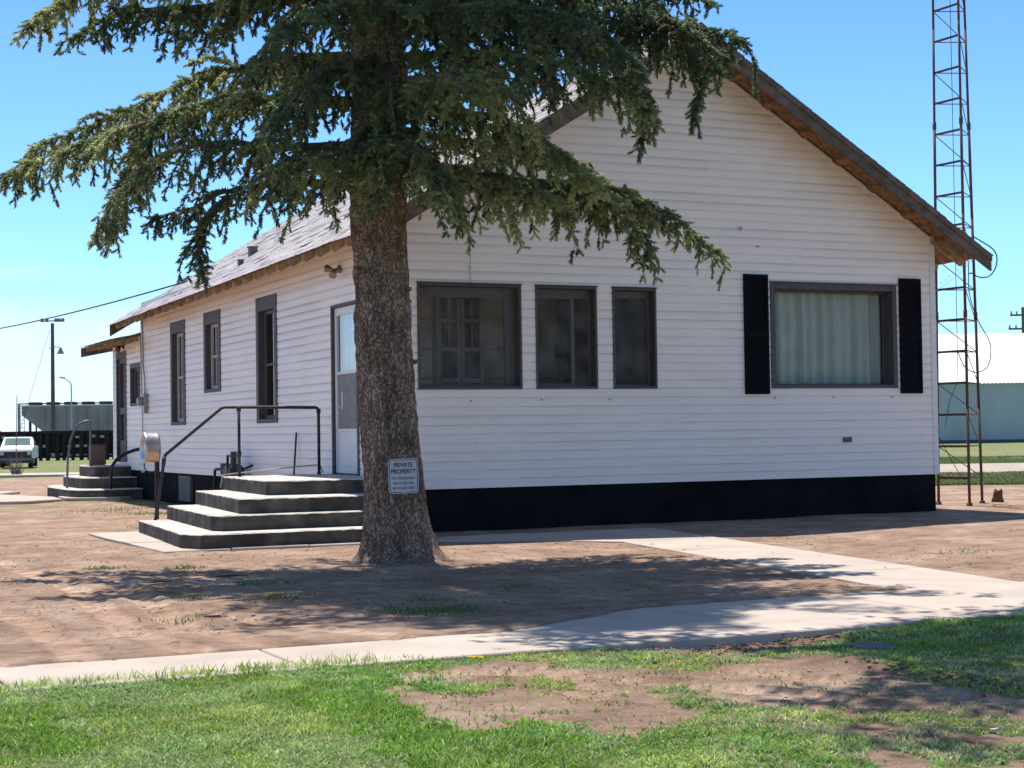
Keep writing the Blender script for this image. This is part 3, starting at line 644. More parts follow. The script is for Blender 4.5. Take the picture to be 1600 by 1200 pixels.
# side storm door
def door():
    w=LEFT; u0,u1,z0,z1=OPL[3]; m=MB()
    fb(m,w,u0,u0+.06,z0,z1,-.12,.03); fb(m,w,u1-.05,u1,z0,z1,-.12,.03); fb(m,w,u0+.06,u1-.05,z1-.035,z1,-.12,.028); fb(m,w,u0,u1,z0-.03,z0-.001,-.12,.06)
    D=m.build('door',mGREY,house,bevel=.003); D['label']='white storm door with glass above and a grey screen panel'
    a,b=u0+.065,u1-.055; n0,n1=-.045,-.01
    m=MB(); fb(m,w,a,a+.075,z0+.01,z1-.04,n0,n1); fb(m,w,b-.075,b,z0+.01,z1-.04,n0,n1)
    for q0,q1 in ((z1-.14,z1-.04),(2.03,2.07),(1.27,1.31),(z0+.01,z0+.11)): fb(m,w,a+.075,b-.075,q0,q1,n0,n1-.002)
    fb(m,w,a+.075,b-.075,z0+.11,1.27,n0+.01,n1-.012); m.build('door_leaf',mALUM,D,bevel=.003)
    m=MB(); m.quad(P(w,a+.07,2.06,-.03),P(w,b-.07,2.06,-.03),P(w,b-.07,z1-.13,-.03),P(w,a+.07,z1-.13,-.03)); m.build('pane',mGLASSB,D)
    m=MB(); fb(m,w,a+.076,b-.076,1.311,2.029,-.038,-.028); m.build('screen',mSCR,D)
    m=MB(); 
    m.tube([P(w,1.72,1.60,-.03),P(w,1.72,1.60,.03),P(w,1.72,1.63,.045),P(w,1.72,1.74,.045),P(w,1.72,1.77,.03),P(w,1.72,1.77,-.03)],.008,6); fb(m,w,1.70,1.74,1.57,1.80,-.028,-.020); m.build('handle',mALUM,D)
    # inner door
    m=MB(); fb(m,w,u0+.06,u1-.05,z0,z1-.04,-.16,-.12)
    m.build('inner_door',mALUM,D)
    m=MB()
    for i in range(2):
        for j in range(3): fb(m,w,u0+.2+i*.34,u0+.46+i*.34,2.1+j*.27,2.32+j*.27,-.119,-.112)
    m.build('pane',mat('door_lite',(.35,.55,.62),.15,.2,5),D)
door()
def rdoor():
    w=ANL; u0,u1,z0,z1=OPA[1]; m=MB()
    fb(m,w,u0,u0+.09,z0,z1,-.1,.03); fb(m,w,u1-.09,u1,z0,z1,-.1,.03); fb(m,w,u0+.09,u1-.09,z1-.14,z1,-.1,.028)
    D=m.build('door',mGREY,house,bevel=.003); D['label']='grey rear door with dark screen panels'
    m=MB(); a,b=u0+.09,u1-.09; z1-=.14
    for q in (a,b-.09): fb(m,w,q,q+.09,z0,z1,-.06,-.02)
    for q0,q1 in ((z0,z0+.45),(1.72,1.85),(z1-.1,z1)): fb(m,w,a+.09,b-.09,q0,q1,-.058,-.022)
    m.build('door_leaf',mGREY2,D)
    m=MB(); fb(m,w,a,b,z0,z1,-.1,-.07); m.build('screen',mat('dark_screen',(.07,.065,.07),.6,.3,8),D)
rdoor()
# inside: rooms behind the glass
m=MB()
fb(m,FRONT,.15,4.35,.68,.70,-.14,-2.4); m.build('interior_floor',mINTF,house)
m=MB(); fb(m,FRONT,.01,HW-.01,3.45,3.50,-.02,-13.5); m.build('ceiling',mINT,house)
m=MB(); fb(m,FRONT,.02,8.4,.56,3.44,-2.42,-2.5); fb(m,FRONT,4.36,4.42,.58,3.44,-.02,-2.41);  
IW=m.build('interior_wall',mINT,house)
def french():
    w=dict(O=Vector((0,2.4,0)),u=Vector((1,0,0)),n=Vector((0,-1,0)))
    m=MB(); x0,x1=1.67,2.36; mid=2.015
    fr=lambda a,b,c,d,n0=.001,n1=.05: fb(m,w,a,b,c,d,n0,n1)
    fr(x0-.05,x0,.7,3.28,.001,.07); fr(x1,x1+.05,.7,3.28,.001,.07); fr(x0,x1,3.2,3.28,.001,.069)
    for a,b in ((x0,mid-.004),(mid+.004,x1)):
        s=.05
        fr(a,a+s,.72,3.2); fr(b-s,b,.72,3.2)
        for q0,q1 in ((3.13,3.2),(2.79,2.84),(2.38,2.44),(1.93,2.0),(.72,1.5)): fr(a+s,b-s,q0,q1,.001,.048)
        c=(a+b)/2; fr(c-.012,c+.012,2.44,3.13,.001,.04)
    D=m.build('glazed_double_doors',mINTW,house,bevel=.002); D['label']='pair of glazed inner doors seen through the wide porch window'
    m=MB(); fb(m,w,x0,x1,.72,3.2,.002,.006); m.build('pane',mDARK,D)
    m=MB(); m.tube([P(w,mid-.03,2.05,.05),P(w,mid-.03,2.05,.09)],.014,8); fb(m,w,mid-.045,mid-.015,1.98,2.1,.05,.055); m.build('handle',mALUM,D)
    # side lights of three panes
    for a,b,rows in ((.80,1.22,3),(1.28,1.62,3),(2.42,2.78,3),(2.95,3.22,3),(3.24,3.52,3)):
        m=MB(); z=[1.55,2.0,2.42,2.84,3.22]
        m2=MB()
        for q0,q1 in zip(z[:-1],z[1:]): fb(m2,w,a+.03,b-.03,q0+.02,q1-.02,.004,.012)
        for q in z: fb(m,w,a,b,q-.02,q+.02,.002,.03)
        fb(m,w,a,a+.03,1.55,3.22,.002,.032); fb(m,w,b-.03,b,1.55,3.22,.002,.032)
        o=m.build('inner_window',mINTW,house); m2.build('pane',mLITE,o)
    # inner door at right
    m=MB(); fb(m,w,3.56,3.66,.7,3.28,.002,.09); fb(m,w,3.66,4.3,.7,3.22,.002,.03)
    for q0,q1 in ((2.4,3.1),(1.6,2.3)): fb(m,w,3.76,4.2,q0,q1,.03,.04)
    o=m.build('inner_door',mat('dark_door_paint',(.30,.27,.25),.6,.2,6),house)
    m=MB(); m.tube([P(w,3.53,2.28,.06),P(w,3.53,2.28,.12),P(w,3.50,2.42,.12)],.018,6); fb(m,w,3.5,3.56,2.2,2.48,.04,.06); m.build('handle',mDARK,o)
french()
# wall fittings
def fittings():
    # electric meter with mast on annex corner
    m=MB(); fb(m,LEFT,13.2,13.45,1.70,2.08,.02,.10); 
    c=P(LEFT,13.33,1.93,.10); m.tube([c,c+Vector((-.10,0,0))],[.085,.08],16)
    o=m.build('electric_meter',mat('meter_grey',(.32,.32,.33),.4,.2,10,metal=.4),house,bevel=.004)
    m=MB(); fb(m,LEFT,13.55,13.72,1.80,1.98,.02,.07); m.build('meter_box',mat('box_pale',(.5,.5,.5),.5,.1,9),house)
    m=MB(); pts=[P(LEFT,13.33,2.08,.05),P(LEFT,13.33,2.4,.05),P(LEFT,13.5,2.6,.04),P(LEFT,13.55,3.4,.04),P(LEFT,13.62,3.75,.06)]; m.tube(pts,.014,6)
    m.tube([P(LEFT,13.62,1.98,.05),P(LEFT,13.7,2.6,.04),P(LEFT,13.74,3.3,.04)],.010,6)
    m.tube([P(LEFT,13.6,1.8,.04),P(LEFT,13.6,.9,.04),P(LEFT,13.45,.65,.05)],.008,6); m.build('conduit',mat('conduit_grey',(.35,.33,.34),.5,.2,9),house,smooth=True)
    # flood lights
    for u,z,w,mt in ((1.62,3.42,LEFT,mat('bronze_lamp',(.28,.2,.13),.5,.2,9,metal=.3)),(1.65,3.13,ANL,mat('black_lamp',(.05,.035,.03),.5,.2,9))):
        m=MB(); c=P(w,u,z,.0); m.tube([c+Vector((-.0,0,0)),c+Vector((-.05,0,0))],.055,12)
        for s in (-1,1):
            a=c+Vector((-.05,0,0)); b=c+Vector((-.10,s*.05,-.01)); d=c+Vector((-.17,s*.13,-.04+.06*s)); m.tube([a,b],.012,6); m.tube([b,b+(d-b)*.3,d],[.022,.032,.055],12)
        m.build('flood_light',mt,house,smooth=False)
    # outlet, hooks
    m=MB(); fb(m,FRONT,6.80,6.94,1.02,1.09,.01,.04); fb(m,FRONT,6.83,6.86,1.035,1.075,.04,.045); fb(m,FRONT,6.88,6.91,1.035,1.075,.04,.045)
    m.build('outlet',mat('outlet_grey',(.16,.14,.13),.5,.4,60),house,bevel=.004)
    for x,z in ((1.13,1.635),(2.12,1.645),(3.11,1.64),(5.68,1.65),(6.66,1.65),(7.67,1.65)):
        m=MB(); c=P(FRONT,x,z,.004); m.tube([c,c+Vector((0,-.022,0))],.014,8); m.build('siding_plug',mat('plug_grey',(.42,.40,.39),.6),house)
    m=MB(); c=P(FRONT,5.14,3.97,.0); m.tube([c,c+Vector((0,-.05,0)),c+Vector((.02,-.06,.02)),c+Vector((.03,-.05,-.02)),c+Vector((-.01,-.05,-.03))],.006,5); m.build('hook',mCABLE,house)
    m=MB(); c=P(FRONT,5.42,3.73,.0); m.tube([c,c+Vector((.03,-.03,-.004)),c+Vector((.05,-.03,-.012))],.005,5); m.build('hook',mCABLE,house)
    # wire hanging down the front from the eave
    m=MB(); pts=[(1.14+.006*math.sin(i*2.1),-.035,3.12+(4.12-3.12)*i/14) for i in range(15)]; m.tube(pts,.004,5)
    for i in (3,6,9,12): x,y,z=pts[i]; m.tube([(x,y,z),(x-.015,y-.01,z-.03)],.006,5)
    m.tube([(1.14,-.035,4.12),(1.05,-.05,4.02),(1.02,-.05,4.10),(1.10,-.05,4.2)],.004,5)
    m.build('wire',mat('thin_wire',(.35,.3,.28),.6),house)
fittings()
# ================================================================ STEPS
steps=thing('concrete_steps',(-1.3,.6,0),'dark painted concrete steps with worn pale treads and pipe handrail by the side door','steps')
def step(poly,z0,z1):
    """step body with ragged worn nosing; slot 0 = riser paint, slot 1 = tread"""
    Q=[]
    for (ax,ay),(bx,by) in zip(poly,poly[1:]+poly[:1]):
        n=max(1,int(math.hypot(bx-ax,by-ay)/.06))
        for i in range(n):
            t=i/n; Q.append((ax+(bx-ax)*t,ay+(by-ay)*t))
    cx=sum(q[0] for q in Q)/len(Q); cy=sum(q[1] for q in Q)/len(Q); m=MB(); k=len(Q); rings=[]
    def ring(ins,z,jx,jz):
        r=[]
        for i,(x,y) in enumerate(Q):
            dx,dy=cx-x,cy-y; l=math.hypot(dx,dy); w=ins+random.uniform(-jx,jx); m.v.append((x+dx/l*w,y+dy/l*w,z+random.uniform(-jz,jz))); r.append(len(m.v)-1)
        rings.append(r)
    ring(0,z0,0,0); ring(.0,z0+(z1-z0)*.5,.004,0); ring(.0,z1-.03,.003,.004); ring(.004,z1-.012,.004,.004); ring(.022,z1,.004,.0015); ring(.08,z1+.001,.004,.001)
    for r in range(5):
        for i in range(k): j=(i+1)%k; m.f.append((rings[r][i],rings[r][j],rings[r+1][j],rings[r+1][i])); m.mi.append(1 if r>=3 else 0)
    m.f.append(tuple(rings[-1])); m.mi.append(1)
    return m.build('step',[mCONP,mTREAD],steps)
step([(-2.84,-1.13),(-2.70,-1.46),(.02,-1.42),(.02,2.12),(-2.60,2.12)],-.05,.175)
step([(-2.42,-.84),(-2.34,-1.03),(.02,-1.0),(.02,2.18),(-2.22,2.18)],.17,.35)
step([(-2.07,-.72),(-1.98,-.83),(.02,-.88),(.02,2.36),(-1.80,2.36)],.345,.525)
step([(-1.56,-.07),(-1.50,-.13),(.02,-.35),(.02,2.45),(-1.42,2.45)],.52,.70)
m=MB(); r=.021; A=(-.20,2.05,.70); B=(-.20,2.05,1.60)
m.tube([A,(-.20,2.05,1.56),(-.215,2.052,1.59),(-.25,2.055,1.60),(-1.45,2.15,1.615),(-1.50,2.152,1.60),(-2.24,2.13,1.01),(-2.265,2.13,.97),(-2.27,2.12,.90),(-2.42,1.97,.17)],r,10)
m.tube([(-1.27,2.13,.70),(-1.27,2.13,1.61)],.020,10)
for c,h in (((-1.27,2.13,1.0),.035),((-1.27,2.13,1.585),.03),((-.20,2.05,.71),.02),((-1.27,2.13,.71),.02),((-.20,2.05,1.55),.03)):
    m.tube([Vector(c)-Vector((0,0,h)),Vector(c)+Vector((0,0,h))],.029,10)
m.tube([(-2.275,2.115,.88),(-2.262,2.13,.98)],.028,10)
m.build('handrail',mIRON,steps,smooth=True)
m=MB(); m.tube([(-1.42,2.40,.722),(-.8,2.3,.78),(-.22,2.18,.83),(-.14,2.18,.82),(-.10,2.18,.72)],.009,6); m.tube([(-1.42,2.40,.722),(-1.45,2.42,.55)],.009,6); m.build('flexible_pipe',mat('pale_pipe',(.4,.38,.36),.5),steps,smooth=True)
# rear steps
rsteps=thing('concrete_steps',(-.6,15.75,0),'small rounded dark concrete steps with arched pipe rails at the rear door','steps')
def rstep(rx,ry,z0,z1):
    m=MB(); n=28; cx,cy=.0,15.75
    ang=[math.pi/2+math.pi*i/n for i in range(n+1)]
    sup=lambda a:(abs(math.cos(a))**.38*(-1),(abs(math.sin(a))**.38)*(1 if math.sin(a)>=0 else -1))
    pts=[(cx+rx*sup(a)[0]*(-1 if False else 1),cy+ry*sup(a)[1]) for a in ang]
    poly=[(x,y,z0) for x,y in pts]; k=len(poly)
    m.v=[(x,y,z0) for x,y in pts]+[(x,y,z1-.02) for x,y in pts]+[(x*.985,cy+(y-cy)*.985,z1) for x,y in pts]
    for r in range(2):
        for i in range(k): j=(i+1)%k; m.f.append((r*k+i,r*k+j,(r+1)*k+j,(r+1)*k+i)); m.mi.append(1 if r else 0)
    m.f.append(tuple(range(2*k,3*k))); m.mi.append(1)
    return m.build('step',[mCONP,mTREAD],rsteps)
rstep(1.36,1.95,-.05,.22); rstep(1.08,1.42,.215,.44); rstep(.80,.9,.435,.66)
m=MB(); m.tube([(-1.22,15.3,.2),(-1.20,15.3,.8),(-1.14,15.3,1.2),(-1.05,15.3,1.42),(-.93,15.3,1.54),(-.80,15.3,1.58),(-.74,15.3,1.57),(-.74,15.3,1.0),(-.745,15.3,.66)],.024,8); m.build('handrail',mat('grey_pipe',(.16,.18,.19),.5,.2,9,metal=.3),rsteps,smooth=True)
m=MB(); m.tube([(-.60,13.95,.2),(-.60,13.95,.5),(-.57,13.95,.68),(-.48,13.95,.80),(-.34,13.95,.90),(-.15,13.95,.97),(.0,13.95,1.0)],.034,8); m.build('handrail',mIRON,rsteps,smooth=True)
m=MB(); m.box((-.60,15.95,.665),(-.30,16.25,1.08)); m.box((-.59,15.96,1.081),(-.31,16.24,1.095)); tag(m.build('box',mat('brown_brick',(.26,.15,.12),.9,.3,20,.4,60),bevel=.012),'brown block standing on the top rear step','box')
m=MB()
for P_ in ([(-3.4,13.6),(-2.3,13.3),(-1.55,13.9),(-1.5,15.2),(-2.2,17.6),(-3.2,16.6)],[(-1.48,13.95),(-.5,13.6),(-.1,13.9),(-.1,14.3),(-1.43,15.1)],[(-3.6,17.0),(-3.25,16.7),(-2.25,17.7),(-1.6,19.0),(-2.4,19.5)]):
    m.prism([(x,y,-.03) for x,y in P_],(0,0,.03+random.uniform(.05,.08)))
tag(m.build('slab',mCON,bevel=.012),'broken pale concrete slab on the dirt beside the rear steps','slab')
# drum lamp on post by the steps
def drum():
    D=thing('post_drum',(-1.86,4.6,0),'shiny tin drum mounted on a black post behind the side steps','drum')
    m=MB(); m.tube([(-1.80,4.62,-.1),(-1.80,4.62,1.20)],.03,8); m.box((-1.83,4.56,.72),(-1.77,4.62,1.24)); m.build('post',mIRON,D)
    m=MB(); ax=Vector((1,-.02,.0)).normalized(); c=Vector((-2.02,4.50,1.085)); R_=.215; n=28; a=ax.orthogonal().normalized(); b=ax.cross(a)
    prof=[(.0,0.02),(.06,.03),(.15,.05),(.185,.0),(.215,-.005),(.222,.02),(.212,.04),(.212,.19),(.205,.215),(.10,.225),(.0,.23)]
    for r,h in prof:
        for k in range(n): an=2*math.pi*k/n; m.v.append(tuple(c+ax*h+(a*math.cos(an)+b*math.sin(an))*max(r,.001)))
    for i in range(len(prof)-1):
        for k in range(n): j=(k+1)%n; m.f.append((i*n+k,i*n+j,(i+1)*n+j,(i+1)*n+k)); m.mi.append(0)
    m.build('drum',mCHROME,D,smooth=True)
    m=MB(); c=Vector((-2.0,4.5,.86)); m.tube([c,c+Vector((0,0,-.07)),c+Vector((.08,0,-.14)),c+Vector((.16,0,-.10))],.008,6); m.build('hook',mIRON,D,smooth=True)
drum()
# gas meter
def gas():
    G=thing('gas_meter',(-.25,6.0,0),'dark gas meter with pipes against the side wall behind the steps','gas meter')
    m=MB()
    m.tube([(-.25,7.3,-.05),(-.25,7.3,.62),(-.25,7.28,.68),(-.25,7.2,.70),(-.25,6.75,.70)],.024,8); m.tube([(-.25,7.3,.18),(-.25,7.3,.3)],.04,8)
    m.tube([(-.25,6.5,.6),(-.25,6.5,.92),(-.25,5.85,.92),(-.25,5.85,.6)],.022,8); m.tube([(-.25,5.6,-.05),(-.25,5.6,.72),(-.1,5.6,.78)],.022,8); m.build('pipe',mIRON,G,smooth=True)
    m=MB(); m.tube([(-.25,6.35,.68),(-.25,5.95,.68)],[.12,.12],18); m.tube([(-.38,6.15,.70),(-.25,6.15,.70)],.09,18); m.box((-.28,6.1,.6),(-.22,6.7,.72)); m.box((-.33,5.97,.5),(-.17,6.33,.62)); m.tube([(-.25,6.68,.62),(-.25,6.68,.80)],.07,14); m.tube([(-.25,6.15,.8),(-.25,6.15,.99)],.05,12)
    m.build('meter',mat('meter_dark',(.09,.085,.09),.5,.3,15),G,bevel=.004)
gas()
m=MB(); m.tube([(-.12,3.6,-.02),(-.05,3.52,1.27)],.014,6); tag(m.build('rod',mIRON),'thin black rod leaning on the side wall between gas meter and door','rod')
# ================================================================ TOWER
def tower():
    T=thing('antenna_tower',(10.03,1.33,0),'rusty triangular steel lattice tower beside the right corner of the house','tower')
    b=[Vector((9.78,1.62,-.05)),Vector((9.86,.99,-.05)),Vector((10.50,1.45,-.05))]; t=[Vector((9.94,1.62,12)),Vector((9.95,1.10,12)),Vector((10.27,1.42,12))]
    L_=lambda k,z: b[k]+(t[k]-b[k])*((z+.05)/12.05)
    for k in range(3):
        m=MB(); m.tube([L_(k,z) for z in (-.05,.04)],.045,8)
        for z in np.arange(0,11.9,1.5): m.tube([L_(k,z),L_(k,min(z+1.5,12))],.022 if z<6 else .019,8)
        for z in np.arange(2.95,12,3.0): m.tube([L_(k,z-.06),L_(k,z+.06)],.030,8)
        m.build('leg',mRUST,T,smooth=True)
    zs=np.arange(.42,12,.49)
    for i,z in enumerate(zs):
        for k in range(3):
            a,c=L_(k,z),L_((k+1)%3,z); m=MB()
            if k==0: # flat angle on the near face
                d=(c-a).normalized(); n=Vector((0,0,1)); s=d.cross(n)*.003
                m.hexa([a-n*.020-s,c-n*.020-s,c-n*.020+s,a-n*.020+s,a+n*.016-s,c+n*.016-s,c+n*.016+s,a+n*.016+s]); m.box((-1,-1,-1),(-1,-1,-1)) if False else None
            else: m.tube([a,c],.008,6)
            m.build('rung',mRUST,T)
    for i,z in enumerate(zs[:-1]):
        m=MB(); k=(1 if i%2 else 2); a,c=(L_(0,z+.49),L_(2,z)) if i%2==0 else (L_(1,z+.49),L_(2,z)); m.tube([a,c],.007,6); m.build('brace',mRUST,T)
    m=MB(); m.tube(curve([L_(2,4.2)+Vector((.02,0,0)),(10.72,1.3,3.98),(10.76,1.3,3.75),(10.66,1.35,3.58),(10.5,1.4,3.56),(10.35,1.4,3.62),(10.25,1.35,3.60)]),.010,6)
    m.tube(curve([(10.15,1.3,4.1),(10.22,1.32,3.75),(10.25,1.35,3.3),(10.42,1.38,2.9),(10.60,1.3,2.5),(10.5,1.25,2.15),(10.2,1.2,2.05),(9.95,1.15,2.15),(9.8,1.1,2.35)]),.008,6)
    m.tube([(10.0,1.35,12),(10.0,1.35,6),(9.99,1.35,2.3),(9.97,1.35,1.9),(9.86,1.4,1.62),(9.84,1.5,1.2)],.0055,6)
    m.tube([(9.80,1.6,1.05),(9.84,1.45,.8),(9.93,1.4,.6),(10.0,1.35,.44)],.006,6); m.build('cable',mCABLE,T,smooth=True)
    m=MB(); pts=[(8.52,.3,3.1),(9.2,.7,3.33),(9.9,1.1,3.6),(10.35,1.35,3.85)]; m.tube(pts,.004,5)
    for i in range(12):
        t_=i/12; q=Vector(pts[0]).lerp(Vector(pts[3]),t_); m.tube([q,q+Vector((.01,0,.035))],.004,4)
    tag(m.build('barbed_wire',mat('old_wire',(.45,.42,.42),.6)),'thin barbed wire strung from the house corner to the lattice tower','wire')
tower()
# stump
m=MB(); rs=random.Random(3)
for z,r in ((-.03,.10),(.04,.085),(.10,.07),(.16,.065),(.19,.05)):
    for k in range(12): an=2*math.pi*k/12; q=r*(1+.25*math.sin(3*an+z*9)+rs.uniform(-.08,.08)); m.v.append((10.87+q*math.cos(an),1.50+q*math.sin(an),z+(rs.uniform(-.02,.03) if z>.15 else 0)))
for i in range(4):
    for k in range(12): j=(k+1)%12; m.f.append((i*12+k,i*12+j,(i+1)*12+j,(i+1)*12+k)); m.mi.append(0)
m.f.append(tuple(range(48,60))); m.mi.append(0)
tag(m.build('stump',mat('stump_wood',(.16,.08,.05),.95,.4,20,.8,50,dist=.02)),'small dark broken stump on the dirt right of the tower','stump')
# ================================================================ SPRUCE
LIMBS={
 'A':[(-1.6,-3.92,5.98),(-2.64,-4.03,5.72),(-3.67,-3.99,5.58),(-4.43,-3.96,5.30),(-4.86,-3.98,4.95)],
 'A2':[(-1.6,-3.92,5.63),(-2.12,-3.39,5.59),(-2.47,-3.01,5.58),(-2.83,-2.61,5.38)],
 'B':[(-1.6,-3.9,4.50),(-2.36,-3.69,4.52),(-3.06,-3.47,4.45),(-3.65,-3.3,4.27),(-4.27,-3.01,4.06),(-4.89,-2.71,3.80)],
 'B2':[(-1.6,-3.82,4.98),(-2.03,-3.3,5.03),(-2.56,-2.84,4.98),(-3.1,-2.59,4.84),(-3.75,-2.28,4.52),(-4.46,-1.94,4.20)],
 'C':[(-1.6,-3.88,4.09),(-2.53,-4.03,3.98),(-3.11,-4.09,3.98),(-3.59,-4.09,3.86),(-3.99,-4.01,3.58),(-4.17,-3.91,3.25)],
 'D':[(-1.6,-3.85,3.71),(-2.34,-3.34,3.74),(-2.82,-3.0,3.68),(-3.07,-2.89,3.54),(-3.41,-2.73,3.45)],
 'E':[(-1.6,-4.11,4.89),(-2.27,-4.61,4.62),(-2.72,-5.05,4.26),(-3.04,-5.33,3.85)],
 'L':[(-1.6,-4.16,5.47),(-2.25,-4.75,5.19),(-2.8,-5.15,4.87),(-3.17,-5.4,4.5)],
 'F':[(-1.4,-4.11,5.18),(-0.56,-4.43,5.2),(0.15,-4.98,5.20),(0.95,-5.46,5.16),(1.48,-5.8,4.98)],
 'M':[(-1.4,-4.13,5.62),(-0.16,-4.19,5.78),(0.81,-4.42,5.82),(1.75,-4.74,5.66)],
 'G':[(-1.4,-4.29,4.88),(-1.1,-5.05,4.77),(-0.81,-5.84,4.6),(-0.42,-6.45,4.33),(-0.15,-6.8,4.04)],
 'H':[(-1.4,-4.18,4.41),(-1.13,-4.8,4.3),(-0.75,-5.41,4.07),(-0.41,-5.78,3.76),(-0.19,-5.97,3.5)],
 'I':[(-1.4,-4.07,3.99),(-0.59,-4.15,3.79),(0.19,-4.29,3.74),(0.88,-4.5,3.66),(1.36,-4.73,3.38),(1.74,-4.9,3.05)],
 'I2':[(-1.4,-4.16,3.78),(-0.98,-4.73,3.62),(-0.67,-5.21,3.52),(-0.30,-5.44,3.42)],
 'J':[(0.43,-5.11,5.35),(0.85,-5.63,5.15),(1.10,-5.86,4.87),(1.10,-5.96,4.60)],
 'K':[(-1.5,-4.2,4.8),(-1.68,-4.73,4.45),(-1.76,-5.01,4.10),(-1.74,-5.2,3.75)],
 'K2':[(-1.5,-4.1,4.27),(-1.95,-4.47,4.0),(-2.12,-4.7,3.72)],
 'N1':[(-1.5,-3.71,4.81),(-1.48,-2.89,5.03),(-1.69,-2.03,5.26),(-1.84,-1.31,5.33)],
 'N2':[(-1.4,-3.76,4.68),(-0.58,-3.31,4.95),(0.2,-2.9,5.09),(0.92,-2.68,5.12)],
}
LIMBS.update({
 'P1':[(-1.63, -4.26, 5.05), (-2.36, -4.69, 4.89), (-2.79, -4.71, 4.79), (-3.27, -4.48, 4.63), (-3.48, -4.38, 4.34)],
 'P2':[(-1.46, -3.76, 4.28), (-1.85, -2.71, 4.5), (-2.25, -2.2, 4.57), (-2.78, -1.84, 4.53), (-3.21, -1.63, 4.26)],
 'P3':[(-1.6, -4.13, 3.96), (-2.39, -4.75, 3.81), (-2.86, -5.08, 3.62), (-3.12, -5.17, 3.37)],
 'P4':[(-1.37, -3.8, 4.28), (-0.43, -3.47, 4.26), (0.17, -3.41, 4.24), (0.83, -3.6, 4.11), (1.2, -3.77, 3.83)],
 'P5':[(-1.55, -4.28, 4.62), (-1.36, -5.36, 4.48), (-1.28, -6.16, 4.27), (-1.1, -6.56, 3.87)],
 'P6':[(-1.55, -4.31, 5.3), (-1.18, -5.24, 5.17), (-0.85, -5.94, 5.03), (-0.47, -6.44, 4.78), (-0.17, -6.68, 4.47)],
 'P7':[(-1.37, -3.84, 5.55), (-0.19, -3.62, 5.72), (0.74, -3.84, 5.79), (1.52, -4.08, 5.7)],
 'P8':[(-1.55, -4.27, 4.19), (-1.68, -5.19, 3.9), (-1.62, -5.65, 3.6), (-1.56, -5.78, 3.3)],
 'P9':[(-1.6, -4.15, 4.45), (-2.25, -4.72, 4.18), (-2.62, -5.09, 3.86), (-2.7, -5.15, 3.56)],
 'I3':[(0.01, -4.21, 3.73), (0.5, -4.65, 3.61), (0.73, -4.96, 3.33), (0.82, -5.11, 3.0)],
 'C2':[(-3.57, -3.23, 4.27), (-3.75, -3.25, 3.98), (-3.87, -3.29, 3.59), (-3.98, -3.23, 3.23)],
 'D2':[(-2.79, -3.13, 3.6), (-3.03, -3.12, 3.4), (-3.1, -3.08, 3.12), (-3.06, -3.09, 2.86)],
})
LIMBS.update({
 'J2':[(0.6, -5.19, 5.26), (1.0, -5.48, 5.01), (1.15, -5.64, 4.68), (1.09, -5.6, 4.31)],
 'J3':[(-0.01, -5.01, 5.02), (0.35, -5.38, 4.76), (0.57, -5.59, 4.4), (0.55, -5.57, 4.07)],
 'J4':[(-0.41, -4.72, 5.18), (0.24, -4.79, 5.03), (0.86, -4.97, 5.11), (1.49, -5.15, 4.96)],
 'K3':[(-1.51, -4.18, 4.27), (-1.87, -4.78, 3.9), (-1.89, -5.09, 3.61), (-1.98, -5.15, 3.43)],
 'A3':[(-2.25, -3.99, 5.56), (-3.16, -3.89, 5.31), (-3.92, -3.76, 5.21), (-4.43, -3.62, 4.95)],
})
def resample(P_,st):
    P_=np.array(P_,float)
    # smooth via Catmull
    Q=[]; n=len(P_)
    for i in range(n-1):
        p0=P_[max(i-1,0)];p1=P_[i];p2=P_[i+1];p3=P_[min(i+2,n-1)]
        for t in np.linspace(0,1,12,endpoint=False): Q.append(.5*((2*p1)+(-p0+p2)*t+(2*p0-5*p1+4*p2-p3)*t*t+(-p0+3*p1-3*p2+p3)*t**3))
    Q.append(P_[-1]); Q=np.array(Q); d=np.r_[0,np.cumsum(np.linalg.norm(np.diff(Q,axis=0),axis=1))]
    s=np.linspace(0,d[-1],max(2,int(d[-1]/st)+1)); return np.stack([np.interp(s,d,Q[:,k]) for k in range(3)],-1),d[-1]
unit=lambda v: v/(np.linalg.norm(v)+1e-9)
